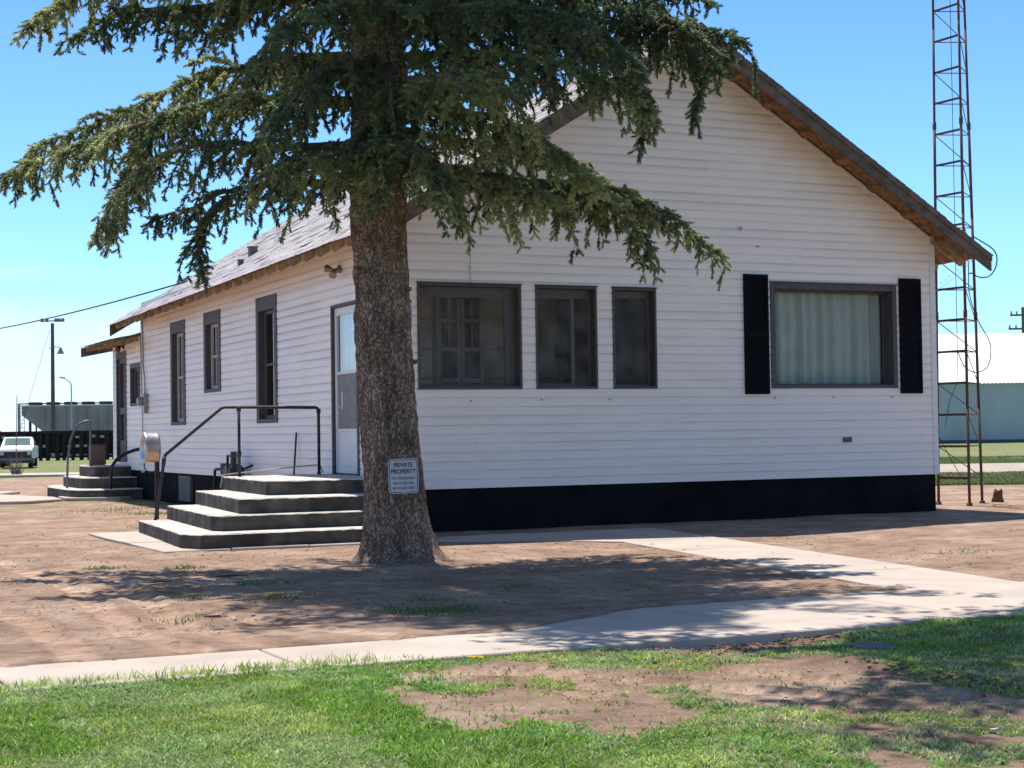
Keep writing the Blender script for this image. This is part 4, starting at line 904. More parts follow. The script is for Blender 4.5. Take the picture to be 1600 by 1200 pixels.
class Foliage:
    def __init__(s,seed): s.rs=np.random.default_rng(seed); s.sp=[]; s.tw=[]; s.br=MB()
    def limb(s,pts,r0,dens=1.,wid=1.,fine=1,bare=.12,drop=1.):
        rs=s.rs; Q,Ln=resample(pts,.05); n=len(Q)
        rr=[max(.006,r0*(1-i/(n-1))**.9) for i in range(n)]
        step_=max(1,int(round((.11/dens)/.05*fine)))
        tone=rs.normal(0,.5)
        i=int(bare*n); up_=np.array([0,0,1.])
        while i<n:
            f=i/(n-1); p=Q[i]; t=unit(Q[min(i+1,n-1)]-Q[max(i-1,0)]); side=unit(np.cross(t,up_))
            prof=(min(1,(f-bare)*5+.35))*(1-.72*max(0,f-.35)/.65)
            for sg in (-1,1):
                if rs.random()<.08: continue
                ln=wid*(.26+.42*rs.random())*prof*(1 if Ln>1.5 else .75)
                d=unit(side*sg*(.6+.4*rs.random())+t*(.45+.4*rs.random())+up_*rs.normal(-.10,.32))
                s.side(p,d,ln,tone,fine,drop)
            for _ in range(2):
                if rs.random()<.45*drop: s.hang(p+side*rs.normal(0,.12),rs.uniform(.12,.46)*drop*(.6+.6*prof),tone)
            if rs.random()<.5: s.side(p,unit(t+up_*rs.uniform(.1,.5)+side*rs.normal(0,.4)),.10+.10*rs.random(),tone,fine,drop)
            i+=step_
        s.side(Q[-1],unit(Q[-1]-Q[-2]),.12,tone,fine,drop)
        return Q,rr
    def side(s,p,d,ln,tone,fine,drop=1.):
        rs=s.rs; k=max(2,int(ln/.05)); sg=rs.uniform(.25,.9)*drop; up_=np.array([0,0,1.]); pts=[]
        for j in range(k+1):
            t=j/k; pts.append(p+d*ln*t-up_*sg*ln*t*t+rs.normal(0,.004,3))
        pts=np.array(pts); s.tw.append((pts[0],pts[k//2],.007)); s.tw.append((pts[k//2],pts[-1],.004))
        tn=tone+rs.normal(0,.45); sd=unit(np.cross(d,up_))
        for j in range(1,k+1):
            t=unit(pts[j]-pts[j-1]); 
            if j>=max(1,k//4): s.sp.append((pts[j-1],t,.075,tn+rs.normal(0,.3)))
            for q in (-1,1):
                if rs.random()<.12: continue
                dd=unit(t*.75+sd*q*(.5+.5*rs.random())+up_*rs.uniform(-.6,.45)*1.); l2=.05+.10*rs.random()*(1-.5*j/k)
                a=pts[j]; s.tw.append((a,a+dd*l2,.003)); m_=max(1,int(l2/.075))
                for w in range(m_): s.sp.append((a+dd*l2*w/m_,unit(dd+rs.normal(0,.15,3)-up_*.12*w),.075,tn+rs.normal(0,.35)))
            if rs.random()<.12*drop: s.hang(pts[j],rs.uniform(.08,.34)*drop,tn)
    def hang(s,p,ln,tone):
        rs=s.rs; d=unit(np.array([rs.normal(0,.14),rs.normal(0,.14),-1])); q=p; k=max(2,int(ln/.06)); b=rs.random()<.35
        for j in range(k):
            d=unit(d+rs.normal(0,.10,3)+np.array([0,0,-.1])); r=q+d*.06; s.tw.append((q,r,.0035))
            if (j>=k*.35 or not b):
                s.sp.append((q,unit(d+rs.normal(0,.15,3)),.07,tone+rs.normal(0,.35)))
                if rs.random()<.75:
                    e=unit(d*.7+np.r_[rs.normal(0,.55,2),-.1]); s.sp.append((q,e,.06,tone+rs.normal(0,.35)))
            q=r
    def meshes(s,NN,nl,nw,parent):
        rs=s.rs; S_=len(s.sp); p=np.array([a[0] for a in s.sp]); d=np.array([a[1] for a in s.sp]); L_=np.array([a[2] for a in s.sp]); tn=np.array([a[3] for a in s.sp])
        tn=tn+2.6*(fbm(p[:,0]*1.9+p[:,2]*1.3+40,p[:,1]*1.9-p[:,2]*1.1+40,3,55)-.5)+.9*(fbm(p[:,0]*7+50,p[:,2]*7+p[:,1]*3+50,2,56)-.5)*2  # needle tone: growth variation plus sunlit clumps put into the colour
        ref=np.where(np.abs(d[:,2:3])>.9,np.array([[1.,0,0]]),np.array([[0,0,1.]])); a=np.cross(d,ref); a/=np.linalg.norm(a,axis=1,keepdims=True); b=np.cross(d,a)
        k=np.arange(NN); t=(k+.5)/NN; az_=k*2.399963
        az_=az_[None,:]+rs.uniform(0,6.28,(S_,1))+rs.normal(0,.25,(S_,NN)); ca,sa_=np.cos(az_)[...,None],np.sin(az_)[...,None]
        rad=a[:,None,:]*ca+b[:,None,:]*sa_
        base=p[:,None,:]+d[:,None,:]*(L_[:,None]*t[None,:]*1.05)[...,None]
        lean=(.25+.75*t)[None,:,None]
        nd=d[:,None,:]*lean+rad*(1.05-.55*t)[None,:,None]; nd/=np.linalg.norm(nd,axis=2,keepdims=True)
        ln=nl*rs.uniform(.75,1.2,(S_,NN,1)); tan=-a[:,None,:]*sa_+b[:,None,:]*ca
        mixr=rs.uniform(-.8,.8,(S_,NN,1)); wv=tan+rad*mixr*.6; 
        v0=base-wv*nw*.5; v1=base+wv*nw*.5; v2=base+nd*ln+wv*nw*.22; v3=base+nd*ln-wv*nw*.22
        V=np.stack([v0,v1,v2,v3],2).reshape(-1,3); F=np.arange(len(V)).reshape(-1,4)
        c0=np.array([.25,.30,.15]); c1=np.array([.50,.52,.25]); c2=np.array([.155,.225,.15]); u_=np.clip(.45+.42*tn,0,1)[:,None]
        col=np.where(u_>.5,c0+(c1-c0)*(u_-.5)*2,c2+(c0-c2)*u_*2); br=rs.random(S_)<.03+.16*(fbm(p[:,0]*3+70,p[:,2]*3+70,2,91)>.64); col[br]=np.array([.15,.10,.06])
        col=np.repeat(col*rs.uniform(.85,1.15,(S_,1)),NN*4,0)
        o=npmesh('crown',V,F,mNEED,parent,col)
        A=np.array([q[0] for q in s.tw]); B=np.array([q[1] for q in s.tw]); rr=np.array([q[2] for q in s.tw]); dd=B-A; dd/=np.linalg.norm(dd,axis=1,keepdims=True)+1e-9
        ref=np.where(np.abs(dd[:,2:3])>.9,np.array([[1.,0,0]]),np.array([[0,0,1.]])); a=np.cross(dd,ref); a/=np.linalg.norm(a,axis=1,keepdims=True)+1e-9; b=np.cross(dd,a); V=[]
        for en,sc in ((A,1.),(B,.65)):
            for q in range(3): an=q*2.0944; V.append(en+(a*math.cos(an)+b*math.sin(an))*(rr*sc)[:,None])
        V=np.stack(V,1).reshape(-1,3); n=len(A); i=np.arange(n)*6; F=np.concatenate([np.stack([i+q,i+(q+1)%3,i+3+(q+1)%3,i+3+q],-1) for q in range(3)])
        npmesh('twigs',V,F,mTWIG,parent)
        print('sprigs',S_,'twigs',n)
def spruce():
    T=thing('spruce_tree',(-1.36,-3.9,0),'tall spruce with thick brown trunk and drooping dark green boughs in front of the house','tree')
    # trunk with root flare
    m=[];n=150; prof=[(-.12,-1.34,.62),(0,-1.34,.44),(.06,-1.345,.385),(.15,-1.355,.345),(.3,-1.37,.315),(.55,-1.385,.298),(.9,-1.40,.288),(1.4,-1.44,.276),(2.0,-1.48,.272),(2.6,-1.50,.272),(3.2,-1.515,.270),(4.0,-1.52,.262),(5,-1.50,.25),(6.5,-1.5,.225),(8.5,-1.5,.17),(11,-1.5,.09),(13.2,-1.5,.015)]
    zs=np.r_[np.linspace(-.12,1.0,40),np.arange(1.03,6,.035),np.arange(6,13.2,.2)]; pr=np.array(prof); V=[];rs=np.random.default_rng(5)
    an=np.linspace(0,2*math.pi,n,endpoint=False)
    for z in zs:
        cx=np.interp(z,pr[:,0],pr[:,1]); r=np.interp(z,pr[:,0],pr[:,2]); cy=-3.92
        fl=max(0,1-z/.55)**2
        lob=fl*(.16*np.maximum(0,np.cos(an-.35))**3*2.3+.20*np.maximum(0,np.cos(an-3.3))**4+.10*np.maximum(0,np.cos(3*an+1))+.12*np.maximum(0,np.cos(an-4.6))**4)
        ridg=.026*(fbm(an*2.4+3,np.full(n,z*1.1),3,3)-.5)*2+.018*(vnoise(an*9+.3*np.sin(z*3),np.full(n,z*5),8)-.5)*2+.016*(vnoise(an*17,np.full(n,z*13),12)-.5)
        w=.5-.5*np.cos(an/2*2); ridg=ridg*(1)  # seam kept small
        sb=np.minimum(an,2*math.pi-an); ridg=ridg*np.clip(sb/.25,0,1)
        rad=r*(1+lob*.85)+ridg
        V.append(np.stack([cx+rad*np.cos(an+1.2),cy+rad*np.sin(an+1.2),np.full(n,z)],-1))
    V=np.concatenate(V); k=len(zs); i=np.arange(n); F=[]
    for r in range(k-1): F.append(np.stack([r*n+i,r*n+(i+1)%n,(r+1)*n+(i+1)%n,(r+1)*n+i],-1))
    npmesh('trunk',V,np.concatenate(F),mTRUNK,T,smooth=True)
    rk=random.Random(12)
    for (a,z,l) in ((3.7,2.78,.13),(3.9,3.05,.06),(5.2,2.2,.04),(-.2,1.9,.05),(4.6,2.9,.05),(4.9,1.55,.04),(5.5,2.6,.04),(.1,2.5,.04),(4.2,2.05,.04),(5.0,3.2,.10)):
        r=np.interp(z,pr[:,0],pr[:,2]); cx=np.interp(z,pr[:,0],pr[:,1]); d=Vector((math.cos(a),math.sin(a),.15)); q=Vector((cx,-3.92,z))+d*(r-.04)
        m=MB(); m.tube([q,q+d*.05,q+d*(.05+l)],[.045,.030,.018],8); m.build('branch_stub',mTRUNK,T,smooth=True)
    fo=Foliage(3)
    W_={'J2':.6,'J3':.6,'J4':.8,'K3':.7,'A3':.8,'A':1.05,'B':1.15,'B2':1.1,'C':.95,'D':.7,'E':.8,'L':.9,'F':1.05,'M':1.1,'G':1.0,'H':.9,'I':1.0,'I2':.75,'J':.6,'K':.6,'K2':.6,'N1':.9,'N2':.9}
    for k_,pts in LIMBS.items():
        if k_ in ('P9','P1','P2'): continue
        Q,rr=fo.limb(pts,.052 if k_ not in ('J',) else .02,1.15 if k_ in ('B','B2','I','I3','G','C2','D2','F','M','H','K','K2','K3','P8','P6','P7','J','J2','J3','J4','A','A3') else .8,W_.get(k_,1),1,.03)
        m=MB(); q=Q[::3]; q=np.vstack([q,Q[-1:]]); m.tube(q,[rr[min(i*3,len(rr)-1)] for i in range(len(q))],7); m.build('branch',mBARK,T,smooth=True)
    print('visible sprigs',len(fo.sp)); fo.meshes(16,.032,.0175,T)
    # crown above the picture
    fu=Foliage(9); rs=fu.rs; z=6.3; a0=.3
    while z<14.6:
        R_=max(.35,4.0*(1-(z-5.5)/9.6)**.75)
        for j in range(7):
            a=a0+j*2*math.pi/7+rs.normal(0,.15); rl=R_*rs.uniform(.75,1.1)*(.74+.42*max(0,-math.sin(a))); d=np.array([math.cos(a),math.sin(a),0]); o=np.array([-1.5,-3.92,z])
            pts=[o+d*rl*t+np.array([0,0,.18*math.sin(t*3)-.55*t*t]) for t in (.05,.35,.7,1.)]
            pts=[tuple(q) for q in pts]
            fu.limb(pts,.04,.62,1.05,1,.12,.7)
        z+=.40+.1*rs.random(); a0+=.5
    # thin the population and use broader needles, it is never seen close
    fu.sp=[(p,d,l*1.5,t) for (p,d,l,t) in fu.sp[::2]]; fu.meshes(9,.038,.026,T)
spruce()
# sign on the trunk
def sign():
    c=Vector((-1.462,-4.36,.833)); nrm_=(CAM-c); nrm_.z=0; nrm_.normalize(); nrm_=(nrm_+Vector((.10,0,0.02))).normalized(); rx=Vector((0,0,1)).cross(nrm_).normalized(); uz=nrm_.cross(rx)
    rx,uz=(rx+uz*.02).normalized(),(uz-rx*.02).normalized()
    c=c+nrm_*.02
    SG=thing('warning_sign',c,'white private property sign with black lettering fixed low on the spruce trunk','sign')
    w,h,rad=.143,.166,.026
    def rr(w,h,rad,n,z):
        out=[]
        for cx,cy,a0 in ((w-rad,h-rad,0),(-w+rad,h-rad,90),(-w+rad,-h+rad,180),(w-rad,-h+rad,270)):
            for i in range(n+1): a=R(a0+90*i/n); out.append((cx+rad*math.cos(a),cy+rad*math.sin(a),z))
        return out
    T_=Matrix.Identity(4)
    for i,v in enumerate((rx,uz,nrm_)):
        for j in range(3): T_[j][i]=v[j]
    T_.translation=c
    m=MB(); P0=rr(w,h,rad,6,0); m.prism([T_@Vector(p) for p in P0],nrm_*.003); m.build('plate',mSIGN,SG)
    # border ring, broken at top and bottom centre
    m=MB(); O_=rr(w-.009,h-.009,rad-.004,6,.0045); I_=rr(w-.0145,h-.0145,rad-.008,6,.0045); k=len(O_)
    for i in range(k):
        j=(i+1)%k; a,b,c_,d=O_[i],O_[j],I_[j],I_[i]
        if abs(a[0]-b[0])>.1:
            for s0,s1 in ((0,.46),(.54,1)):
                L_=lambda p,q,t:Vector(p).lerp(Vector(q),t); m.quad(*[T_@v for v in (L_(a,b,s0),L_(a,b,s1),L_(d,c_,s1),L_(d,c_,s0))])
        else: m.quad(*[T_@Vector(v) for v in (a,b,c_,d)])
    m.build('border',mINK,SG)
    def text(s,size,y,wd,bold=.0,mt=mINK):
        cu=bpy.data.curves.new('t','FONT'); cu.body=s; cu.size=size; cu.align_x='CENTER'; cu.align_y='CENTER'; cu.extrude=.0006; cu.offset=bold; cu.resolution_u=2
        o=bpy.data.objects.new('t',cu); COL.objects.link(o); bpy.context.view_layer.update(); dg=bpy.context.evaluated_depsgraph_get(); me=bpy.data.meshes.new_from_object(o.evaluated_get(dg)); bpy.data.objects.remove(o)
        xs=[v.co.x for v in me.vertices]; k=wd/(max(xs)-min(xs))
        for v in me.vertices: v.co.x*=k
        T2=Matrix.Identity(4)
        for i,v in enumerate((rx,uz,nrm_)):
            for j in range(3): T2[j][i]=v[j]
        T2.translation=uz*y+nrm_*.0045; me.transform(T2); me.name='lettering'; me.materials.clear(); me.materials.append(mt)
        o2=bpy.data.objects.new('lettering',me); COL.objects.link(o2); o2.parent=SG
    text('PRIVATE',.060,.103,.178,.0012); text('PROPERTY',.060,.042,.236,.0012)
    g=mat('faded_ink',(.16,.15,.16),.6)
    text('NO TRESPASSING',.036,-.022,.222,.0006,g); text('VIOLATORS WILL',.036,-.070,.200,.0006,g); text('BE PROSECUTED',.036,-.116,.210,.0006,g)
    m=MB()
    for y in (.148,-.148): m.tube([T_@Vector((0,y,.002)),T_@Vector((0,y,.008))],.005,8)
    m.build('screw',mat('screw_metal',(.5,.5,.5),.4,metal=.8),SG)
sign()
# ================================================================ shade tree outside the right edge
def leafy():
    T=thing('leafy_tree',(3.9,-8.6,0),'broadleaf tree just outside the right edge, shading the grass','tree')
    rs=np.random.default_rng(21); m=MB(); m.tube([(3.9,-8.6,-.1),(3.9,-8.6,.3),(3.85,-8.62,2),(3.7,-8.7,4),(3.3,-8.9,5.6),(2.9,-9,7.5)],[.26,.19,.16,.13,.10,.05],10); m.build('trunk',mBARK,T,smooth=True)
    ends=[]; m=MB()
    for i in range(26):
        z=4.6+i*.12; st=np.array([3.7-.25*(z-4),-8.7-.1*(z-4),z]); tgt=np.array([rs.uniform(-2.6,2.2),rs.uniform(-10.6,-8.2),0]); tgt[2]=rs.uniform(5.6,8.2)
        mid=(st+tgt)/2+np.array([0,0,.3]); m.tube([tuple(st),tuple(mid),tuple(tgt)],[.045,.03,.008],5); 
        for t in np.linspace(.35,1,7): ends.append((st*(1-t)+tgt*t)+rs.normal(0,.12,3))
    m.build('branch',mBARK,T)
    E_=np.array(ends); n=26000; c=E_[rs.integers(0,len(E_),n)]+rs.normal(0,.20,(n,3)); c[:,2]=np.maximum(c[:,2],4.9)
    a=rs.normal(0,1,(n,3)); a/=np.linalg.norm(a,axis=1,keepdims=True); b=np.cross(a,rs.normal(0,1,(n,3))); b/=np.linalg.norm(b,axis=1,keepdims=True)
    s_=.075; V=np.stack([c-a*s_,c+b*s_*.5,c+a*s_,c-b*s_*.5],1).reshape(-1,3); col=np.repeat(np.array([[.07,.12,.03]])*rs.uniform(.7,1.3,(n,1)),4,0)
    npmesh('crown',V,np.arange(len(V)).reshape(-1,4),mNEED,T,col)
leafy()
# ================================================================ GRASS
def blades(name,x,y,h,w,lean,col,label,seg=2,curl=.5,seed=0,cat='grass'):
    rs=np.random.default_rng(seed); n=len(x); z=gz(x,y)-.004; az_=rs.uniform(0,2*math.pi,n); la=rs.uniform(0,2*math.pi,n)
    ld=np.stack([np.cos(la),np.sin(la),0*la],-1); wd=np.stack([np.cos(az_),np.sin(az_),0*az_],-1); base=np.stack([x,y,z],-1); up_=np.array([0,0,1.])
    V=[];
    for k,(t,ww) in enumerate(((0,1.),(.45,.85),(.8,.5),(1.,.08))):
        c=base+up_*(h*t*(1-.35*lean*t))[:,None]+ld*(h*lean*t**(1+curl))[:,None]
        V+= [c-wd*(w*ww/2)[:,None],c+wd*(w*ww/2)[:,None]]
    V=np.stack(V,1).reshape(-1,3); i=np.arange(n)*8; F=np.concatenate([np.stack([i+2*k,i+2*k+1,i+2*k+3,i+2*k+2],-1) for k in range(3)])
    o=npmesh(name,V,F,mGRASS,None,np.repeat(col,8,0)); tag(o,label,cat,kind='stuff'); return o
def inview(x,y,mg=.6):
    f_=(x-CAM.x)*math.sin(yaw)+(y-CAM.y)*math.cos(yaw); l_=(x-CAM.x)*math.cos(yaw)-(y-CAM.y)*math.sin(yaw)
    return (np.abs(l_)<f_*.31+mg)&(f_>5.0)
def turf():
    rs=np.random.default_rng(17); n=760000; x=rs.uniform(-7.5,3.5,n); y=rs.uniform(-15.8,-10.0,n)
    k=inview(x,y); x,y=x[k],y[k]; m=grassmask(x,y); cl=fbm(x*3.1,y*3.1,3,301); cl2=fbm(x*9,y*9,2,77)
    k=rs.random(len(x))<m*np.clip(.45+1.5*(cl2-.35),.15,1)*.9; x,y,cl,cl2,m=x[k],y[k],cl[k],cl2[k],m[k]; n=len(x)
    tall=sstep(.52,.68,fbm(x*1.3,y*1.3,3,402))*sstep(-3.6,-4.6,x)
    eb=np.exp(-((y+10.72)/.10)**2)*sstep(-3.4,-4.2,x)   # taller fringe at the walk
    h=.012+.015*rs.random(n)+.022*tall*rs.random(n)+.085*eb*rs.random(n)**1.5+.012*sstep(.5,.7,cl)
    w=.0045+.0045*rs.random(n)+.003*(cl2>.6)
    lean=rs.uniform(.15,1.1,n)
    a=np.array([.25,.41,.065]); b=np.array([.54,.62,.18]); c=np.array([.46,.58,.22]); d=np.array([.60,.54,.34])
    u1=np.clip((cl-.35)*3+rs.normal(0,.3,n),0,1)[:,None]; col=a*(1-u1)+b*u1
    cf=sstep(.52,.62,fbm(x*2.2+9,y*2.2,3,511))[:,None]; col=col*(1-cf)+c*cf; col=np.where(tall[:,None]>.5,a*1.05,col)
    dead=rs.random(n)<(.08+.36*sstep(-4.4,-2.8,x)*sstep(-11.2,-12.5,y))*(.4+1.4*sstep(.4,.65,fbm(x*4,y*4,3,907))); col[dead]=d
    col=col*rs.uniform(.65,1.3,(n,1))*(.72+.56*fbm(x*5.5,y*5.5,3,777))[:,None]
    print('blades',n); blades('grass',x,y,h,w,lean,col,'bright green weedy turf along the near side of the sidewalk',seed=1)
    # broad leaved weeds: rosettes of wide leaves
    nc=2600; X=rs.uniform(-7,3,nc*4); Y=rs.uniform(-15.5,-10.6,nc*4); k=inview(X,Y)&(rs.random(len(X))<grassmask(X,Y)*sstep(.42,.6,fbm(X*1.6,Y*1.6,3,611))); X,Y=X[k],Y[k]
    rep=9; x=np.repeat(X,rep)+rs.normal(0,.018,len(X)*rep); y=np.repeat(Y,rep)+rs.normal(0,.018,len(X)*rep); n=len(x)
    base=np.array([.17,.36,.06])*rs.uniform(.75,1.3,(len(X),1)); base[rs.random(len(X))<.35]=np.array([.25,.42,.18]); col=np.repeat(base,rep,0)*rs.uniform(.85,1.15,(n,1))
    print('weeds',n); blades('weeds',x,y,rs.uniform(.015,.036,n),rs.uniform(.007,.013,n),rs.uniform(.5,1.5,n),col,'low broad leaved weeds mixed through the turf',seed=2,cat='weeds')
    # tufts scattered on the bare earth
    xs=[];ys=[];hs=[];cs=[]
    T_=[(-4.11,-3.29,.20,120),(-3.41,-3.69,.18,110),(-4.51,-8.03,.22,40),(-2.82,-8.45,.40,420),(-3.47,-6.98,.3,160),(-1.63,-7.17,.22,70),(-4.07,-6.59,.2,60),(-3.2,-5.6,.3,120),(-2.2,-6.2,.3,60),(-.6,-7.6,.2,50),(3.2,-8.6,.3,50),(3.6,-6.4,.3,40),(-2.6,-7.8,.3,60),(-2.0,3.5,.5,170),(-1.4,4.8,.7,260),(-1.0,7.5,.8,400),(-.9,10,.9,300),(-2.7,2.4,.15,70),(-2.55,-1.45,.08,40),(-.5,12.8,.6,200),(-1.6,9,.8,180)]
    T_+=[(rs.uniform(-6.5,-1),rs.uniform(-9,4),.10,12) for _ in range(60)]+[(rs.uniform(3.4,9),rs.uniform(-9,-2),.12,12) for _ in range(30)]+[(rs.uniform(-4.2,-2.2),rs.uniform(-13.2,-11.2),.09,10) for _ in range(45)]
    for (cx,cy,r,c) in T_:
        c=int(c*1.6); xs.append(rs.normal(cx,r*.5,c)); ys.append(rs.normal(cy,r*.42,c)); hs.append(rs.uniform(.012,.045,c)*(1.2 if r>.15 else .8)); q=np.array([.13,.21,.07]) if rs.random()<.7 else np.array([.32,.30,.15]); cs.append(q*rs.uniform(.7,1.3,(c,1)))
    x=np.concatenate(xs);y=np.concatenate(ys);h=np.concatenate(hs);c=np.concatenate(cs); k=~(inpoly(x,y,PATH)|inpoly(x,y,SLAB)|((y>-10.7)&(y<-9.9)&(x>-9))|((x>0)&(y>0)&(x<8.45)&(y<16.5))); x,y,h,c=x[k],y[k],h[k],c[k]; n=len(x)
    blades('grass_tufts',x,y,h,rs.uniform(.004,.008,n)*(1+.12*np.hypot(x-CAM.x,y-CAM.y)/8),rs.uniform(.2,1.2,n),c,'sparse short grass tufts growing out of the bare dirt yard',seed=3)
    # rough lawn far behind
    n=60000; u_=rs.random(n); f_=34+38*u_**1.4; l_=f_*rs.uniform(.22,.34,n); x=CAM.x+f_*math.sin(yaw)+l_*math.cos(yaw); y=CAM.y+f_*math.cos(yaw)-l_*math.sin(yaw)
    k=(fbm(x*.35,y*.35,3,21)>.36)&~((f_>42)&(f_<52.5)&(f_<52.5)); x,y,f_=x[k],y[k],f_[k]; n=len(x)
    col=np.array([.13,.185,.06])*rs.uniform(.6,1.5,(n,1)); q=rs.random(n)<.25; col[q]=np.array([.30,.27,.15]); blades('far_grass',x,y,rs.uniform(.04,.10,n),rs.uniform(.02,.035,n),rs.uniform(.2,1,n),col,'rough green grass field beyond the lattice tower',seed=4)
turf()
def dandelions():
    for i,(x,y) in enumerate(((-3.66,-11.12),(-5.02,-10.62))):
        D=thing('dandelion',(x,y,float(gz(x,y))),('yellow dandelions blooming at the edge of the bare patch','single small yellow dandelion at the sidewalk edge on the left')[i],'flower','dandelions in the turf'); z=float(gz(x,y))
        rs=random.Random(i)
        for k in range(5 if i==0 else 1):
            px,py=x+rs.uniform(-.05,.05),y+rs.uniform(-.03,.03); hz=z+rs.uniform(.035,.06); m=MB(); m.tube([(px,py,z),(px,py,hz)],.002,5); m.build('stem',mat('stem_green',(.12,.2,.05),.7),D) if k==0 else None
            m=MB()
            for q in range(26):
                a=q*2.4; r_=.017*math.sqrt((q+1)/26); dx,dy=math.cos(a),math.sin(a); m.quad((px-dy*.0025,py+dx*.0025,hz),(px+dy*.0025,py-dx*.0025,hz),(px+dx*r_+dy*.003,py+dy*r_-dx*.003,hz+.008-.2*r_),(px+dx*r_-dy*.003,py+dy*r_+dx*.003,hz+.008-.2*r_))
            m.build('flower_head',mat('petal_yellow',(.85,.62,.02),.7),D)
dandelions()
def litter():
    rs=np.random.default_rng(31); m=MB()
    n=9000
    x=rs.uniform(-7,4,n); y=rs.uniform(-14.5,1,n); k=(y<-10.7)|(y>-9.9)|((x>-2.3)&(y>-9.0)); x,y=x[k],y[k]
    k=~(inpoly(x,y,PATH)&(rs.random(len(x))<.8))&~inpoly(x,y,SLAB)&~((y>-10.7)&(y<-9.1)); x,y=x[k],y[k]; z=gz(x,y)
    V=[];F=[];C=[]
    for a,b,c in zip(x,y,z):
        s_=rs.uniform(.0025,.009)*(2.2 if rs.random()<.05 else 1); q=len(V)
        for dx,dy,dz in ((1,0,.2),(0,1,.1),(-1,0,.3),(0,-1,.15),(0,0,1),(0,0,-.6)): V.append((a+dx*s_*rs.uniform(.7,1.3),b+dy*s_*rs.uniform(.7,1.3),c+dz*s_*.8))
        for f in ((0,1,4),(1,2,4),(2,3,4),(3,0,4),(1,0,5),(2,1,5),(3,2,5),(0,3,5)): F.append(tuple(q+i for i in f))
        t=rs.uniform(.45,1.5); C+=[(.34*t,.26*t,.20*t)]*6
    # clods piled on the hollow's rim and along the turned berm
    for (cx,cy,sx,sy,nn,big) in ((-1.9,-11.2,.45,.18,260,.022),(-1.85,-12.6,.07,.5,260,.024),(-1.7,-10.86,.6,.05,160,.02),(-1.75,-13.3,.12,.25,120,.02)):
        for _ in range(nn):
            a,b=rs.normal(cx,sx),rs.normal(cy,sy)
            if b>-10.8: continue
            c=float(gz(a,b)); s_=rs.uniform(.3,1)*big; q=len(V)
            for dx,dy,dz in ((1,0,.2),(0,1,.1),(-1,0,.3),(0,-1,.15),(0,0,1),(0,0,-.6)): V.append((a+dx*s_*rs.uniform(.6,1.3),b+dy*s_*rs.uniform(.6,1.3),c+dz*s_*.8))
            for f in ((0,1,4),(1,2,4),(2,3,4),(3,0,4),(1,0,5),(2,1,5),(3,2,5),(0,3,5)): F.append(tuple(q+i for i in f))
            t=rs.uniform(.5,1.1); C+=[(.27*t,.17*t,.12*t)]*6
    o=npmesh('pebbles',V,F,mat('clod',(1,1,1),.95,.0,vcol='Col'),None,np.array(C)); tag(o,'small stones and earth clods strewn over the bare dirt','pebbles',kind='stuff')
    m=MB()
    for _ in range(620):
        a,b=rs.uniform(-6.5,3),rs.uniform(-9.7,1)
        if inpoly(a,b,SLAB) or ((a>0)&(b>0)) or (inpoly(a,b,PATH) and rs.random()<.85): continue
        c=float(max(gz(a,b),0 if not inpoly(a,b,PATH) else .014))+.004; an=rs.uniform(0,3.14); l=rs.uniform(.015,.06); d=np.array([math.cos(an),math.sin(an)])*l; k=rs.normal(0,.012)
        m.tube([(a,b,c),(a+d[0]*.5+k,b+d[1]*.5-k,c+.006),(a+d[0],b+d[1],c)],rs.uniform(.001,.0024),4)
    tag(m.build('fallen_twigs',mat('twig_litter',(.13,.08,.055),.9,.4,30)),'tiny fallen spruce twigs scattered around the trunk','twigs',kind='stuff')
litter()
def scraps():
    data=[((-4.43,-8.75),.11,.022,35,'wood_scrap','short pale wood scrap lying on the tyre marked dirt','scrap',(.62,.55,.48)),((-4.15,-8.1),.07,.018,100,'wood_scrap','small bleached wood chip near the tyre tracks','scrap',(.6,.52,.44)),((-2.6,-13.93),.04,.03,10,'stone','pale pebble at the lower right corner of the bare ground','stone',(.62,.58,.5)),((-3.3,-4.9),.3,.02,-25,'stick','dark fallen stick at the left end of the tree shade','stick',(.10,.065,.05)),((-4.0,-5.2),.2,.018,-10,'stick','second dark stick, lying in the sun left of the tree shade','stick',(.10,.06,.045)),((-4.25,-7.9),.14,.03,20,'bark_piece','curled bark fragment between the tyre tracks','bark',(.13,.075,.05))]
    for (x,y),l,w,a,nm,lab,cat,c in data:
        z=float(gz(x,y))+.004; m=MB(); rs=random.Random(int(l*1000)); d=Vector((math.cos(R(a)),math.sin(R(a)),0)); s=Vector((-d.y,d.x,0))
        if cat=='stick': m.tube([Vector((x,y,z))+d*l*t+s*rs.uniform(-.02,.02)+Vector((0,0,.012+rs.uniform(0,.01))) for t in (-.5,-.2,.1,.3,.5)],[w*.3,w*.45,w*.4,w*.3,w*.15],6)
        else:
            o=Vector((x,y,z)); m.hexa([o-d*l*.5-s*w*.5,o+d*l*.45-s*w*.4,o+d*l*.5+s*w*.45,o-d*l*.42+s*w*.5]+[q+Vector((0,0,w*.5+rs.uniform(-.003,.004))) for q in (o-d*l*.48-s*w*.4,o+d*l*.42-s*w*.35,o+d*l*.48+s*w*.35,o-d*l*.4+s*w*.42)])
        tag(m.build(nm,mat(nm,c,.9,.3,40,.4,80),bevel=.002 if cat!='stick' else 0),lab,cat)
    # concrete meter lid sunk in the turf
    m=MB(); n=18; m.prism([(-1.40+.12*math.cos(2*math.pi*i/n),-11.55+.14*math.sin(2*math.pi*i/n),float(gz(-1.42,-11.52))-.02) for i in range(n)],(0,0,.035)); tag(m.build('utility_cover',mat('cover_grey',(.15,.15,.15),.8,.3,20,.4,50),bevel=.008),'flat grey round utility cover lying in the shaded turf','cover')
scraps()
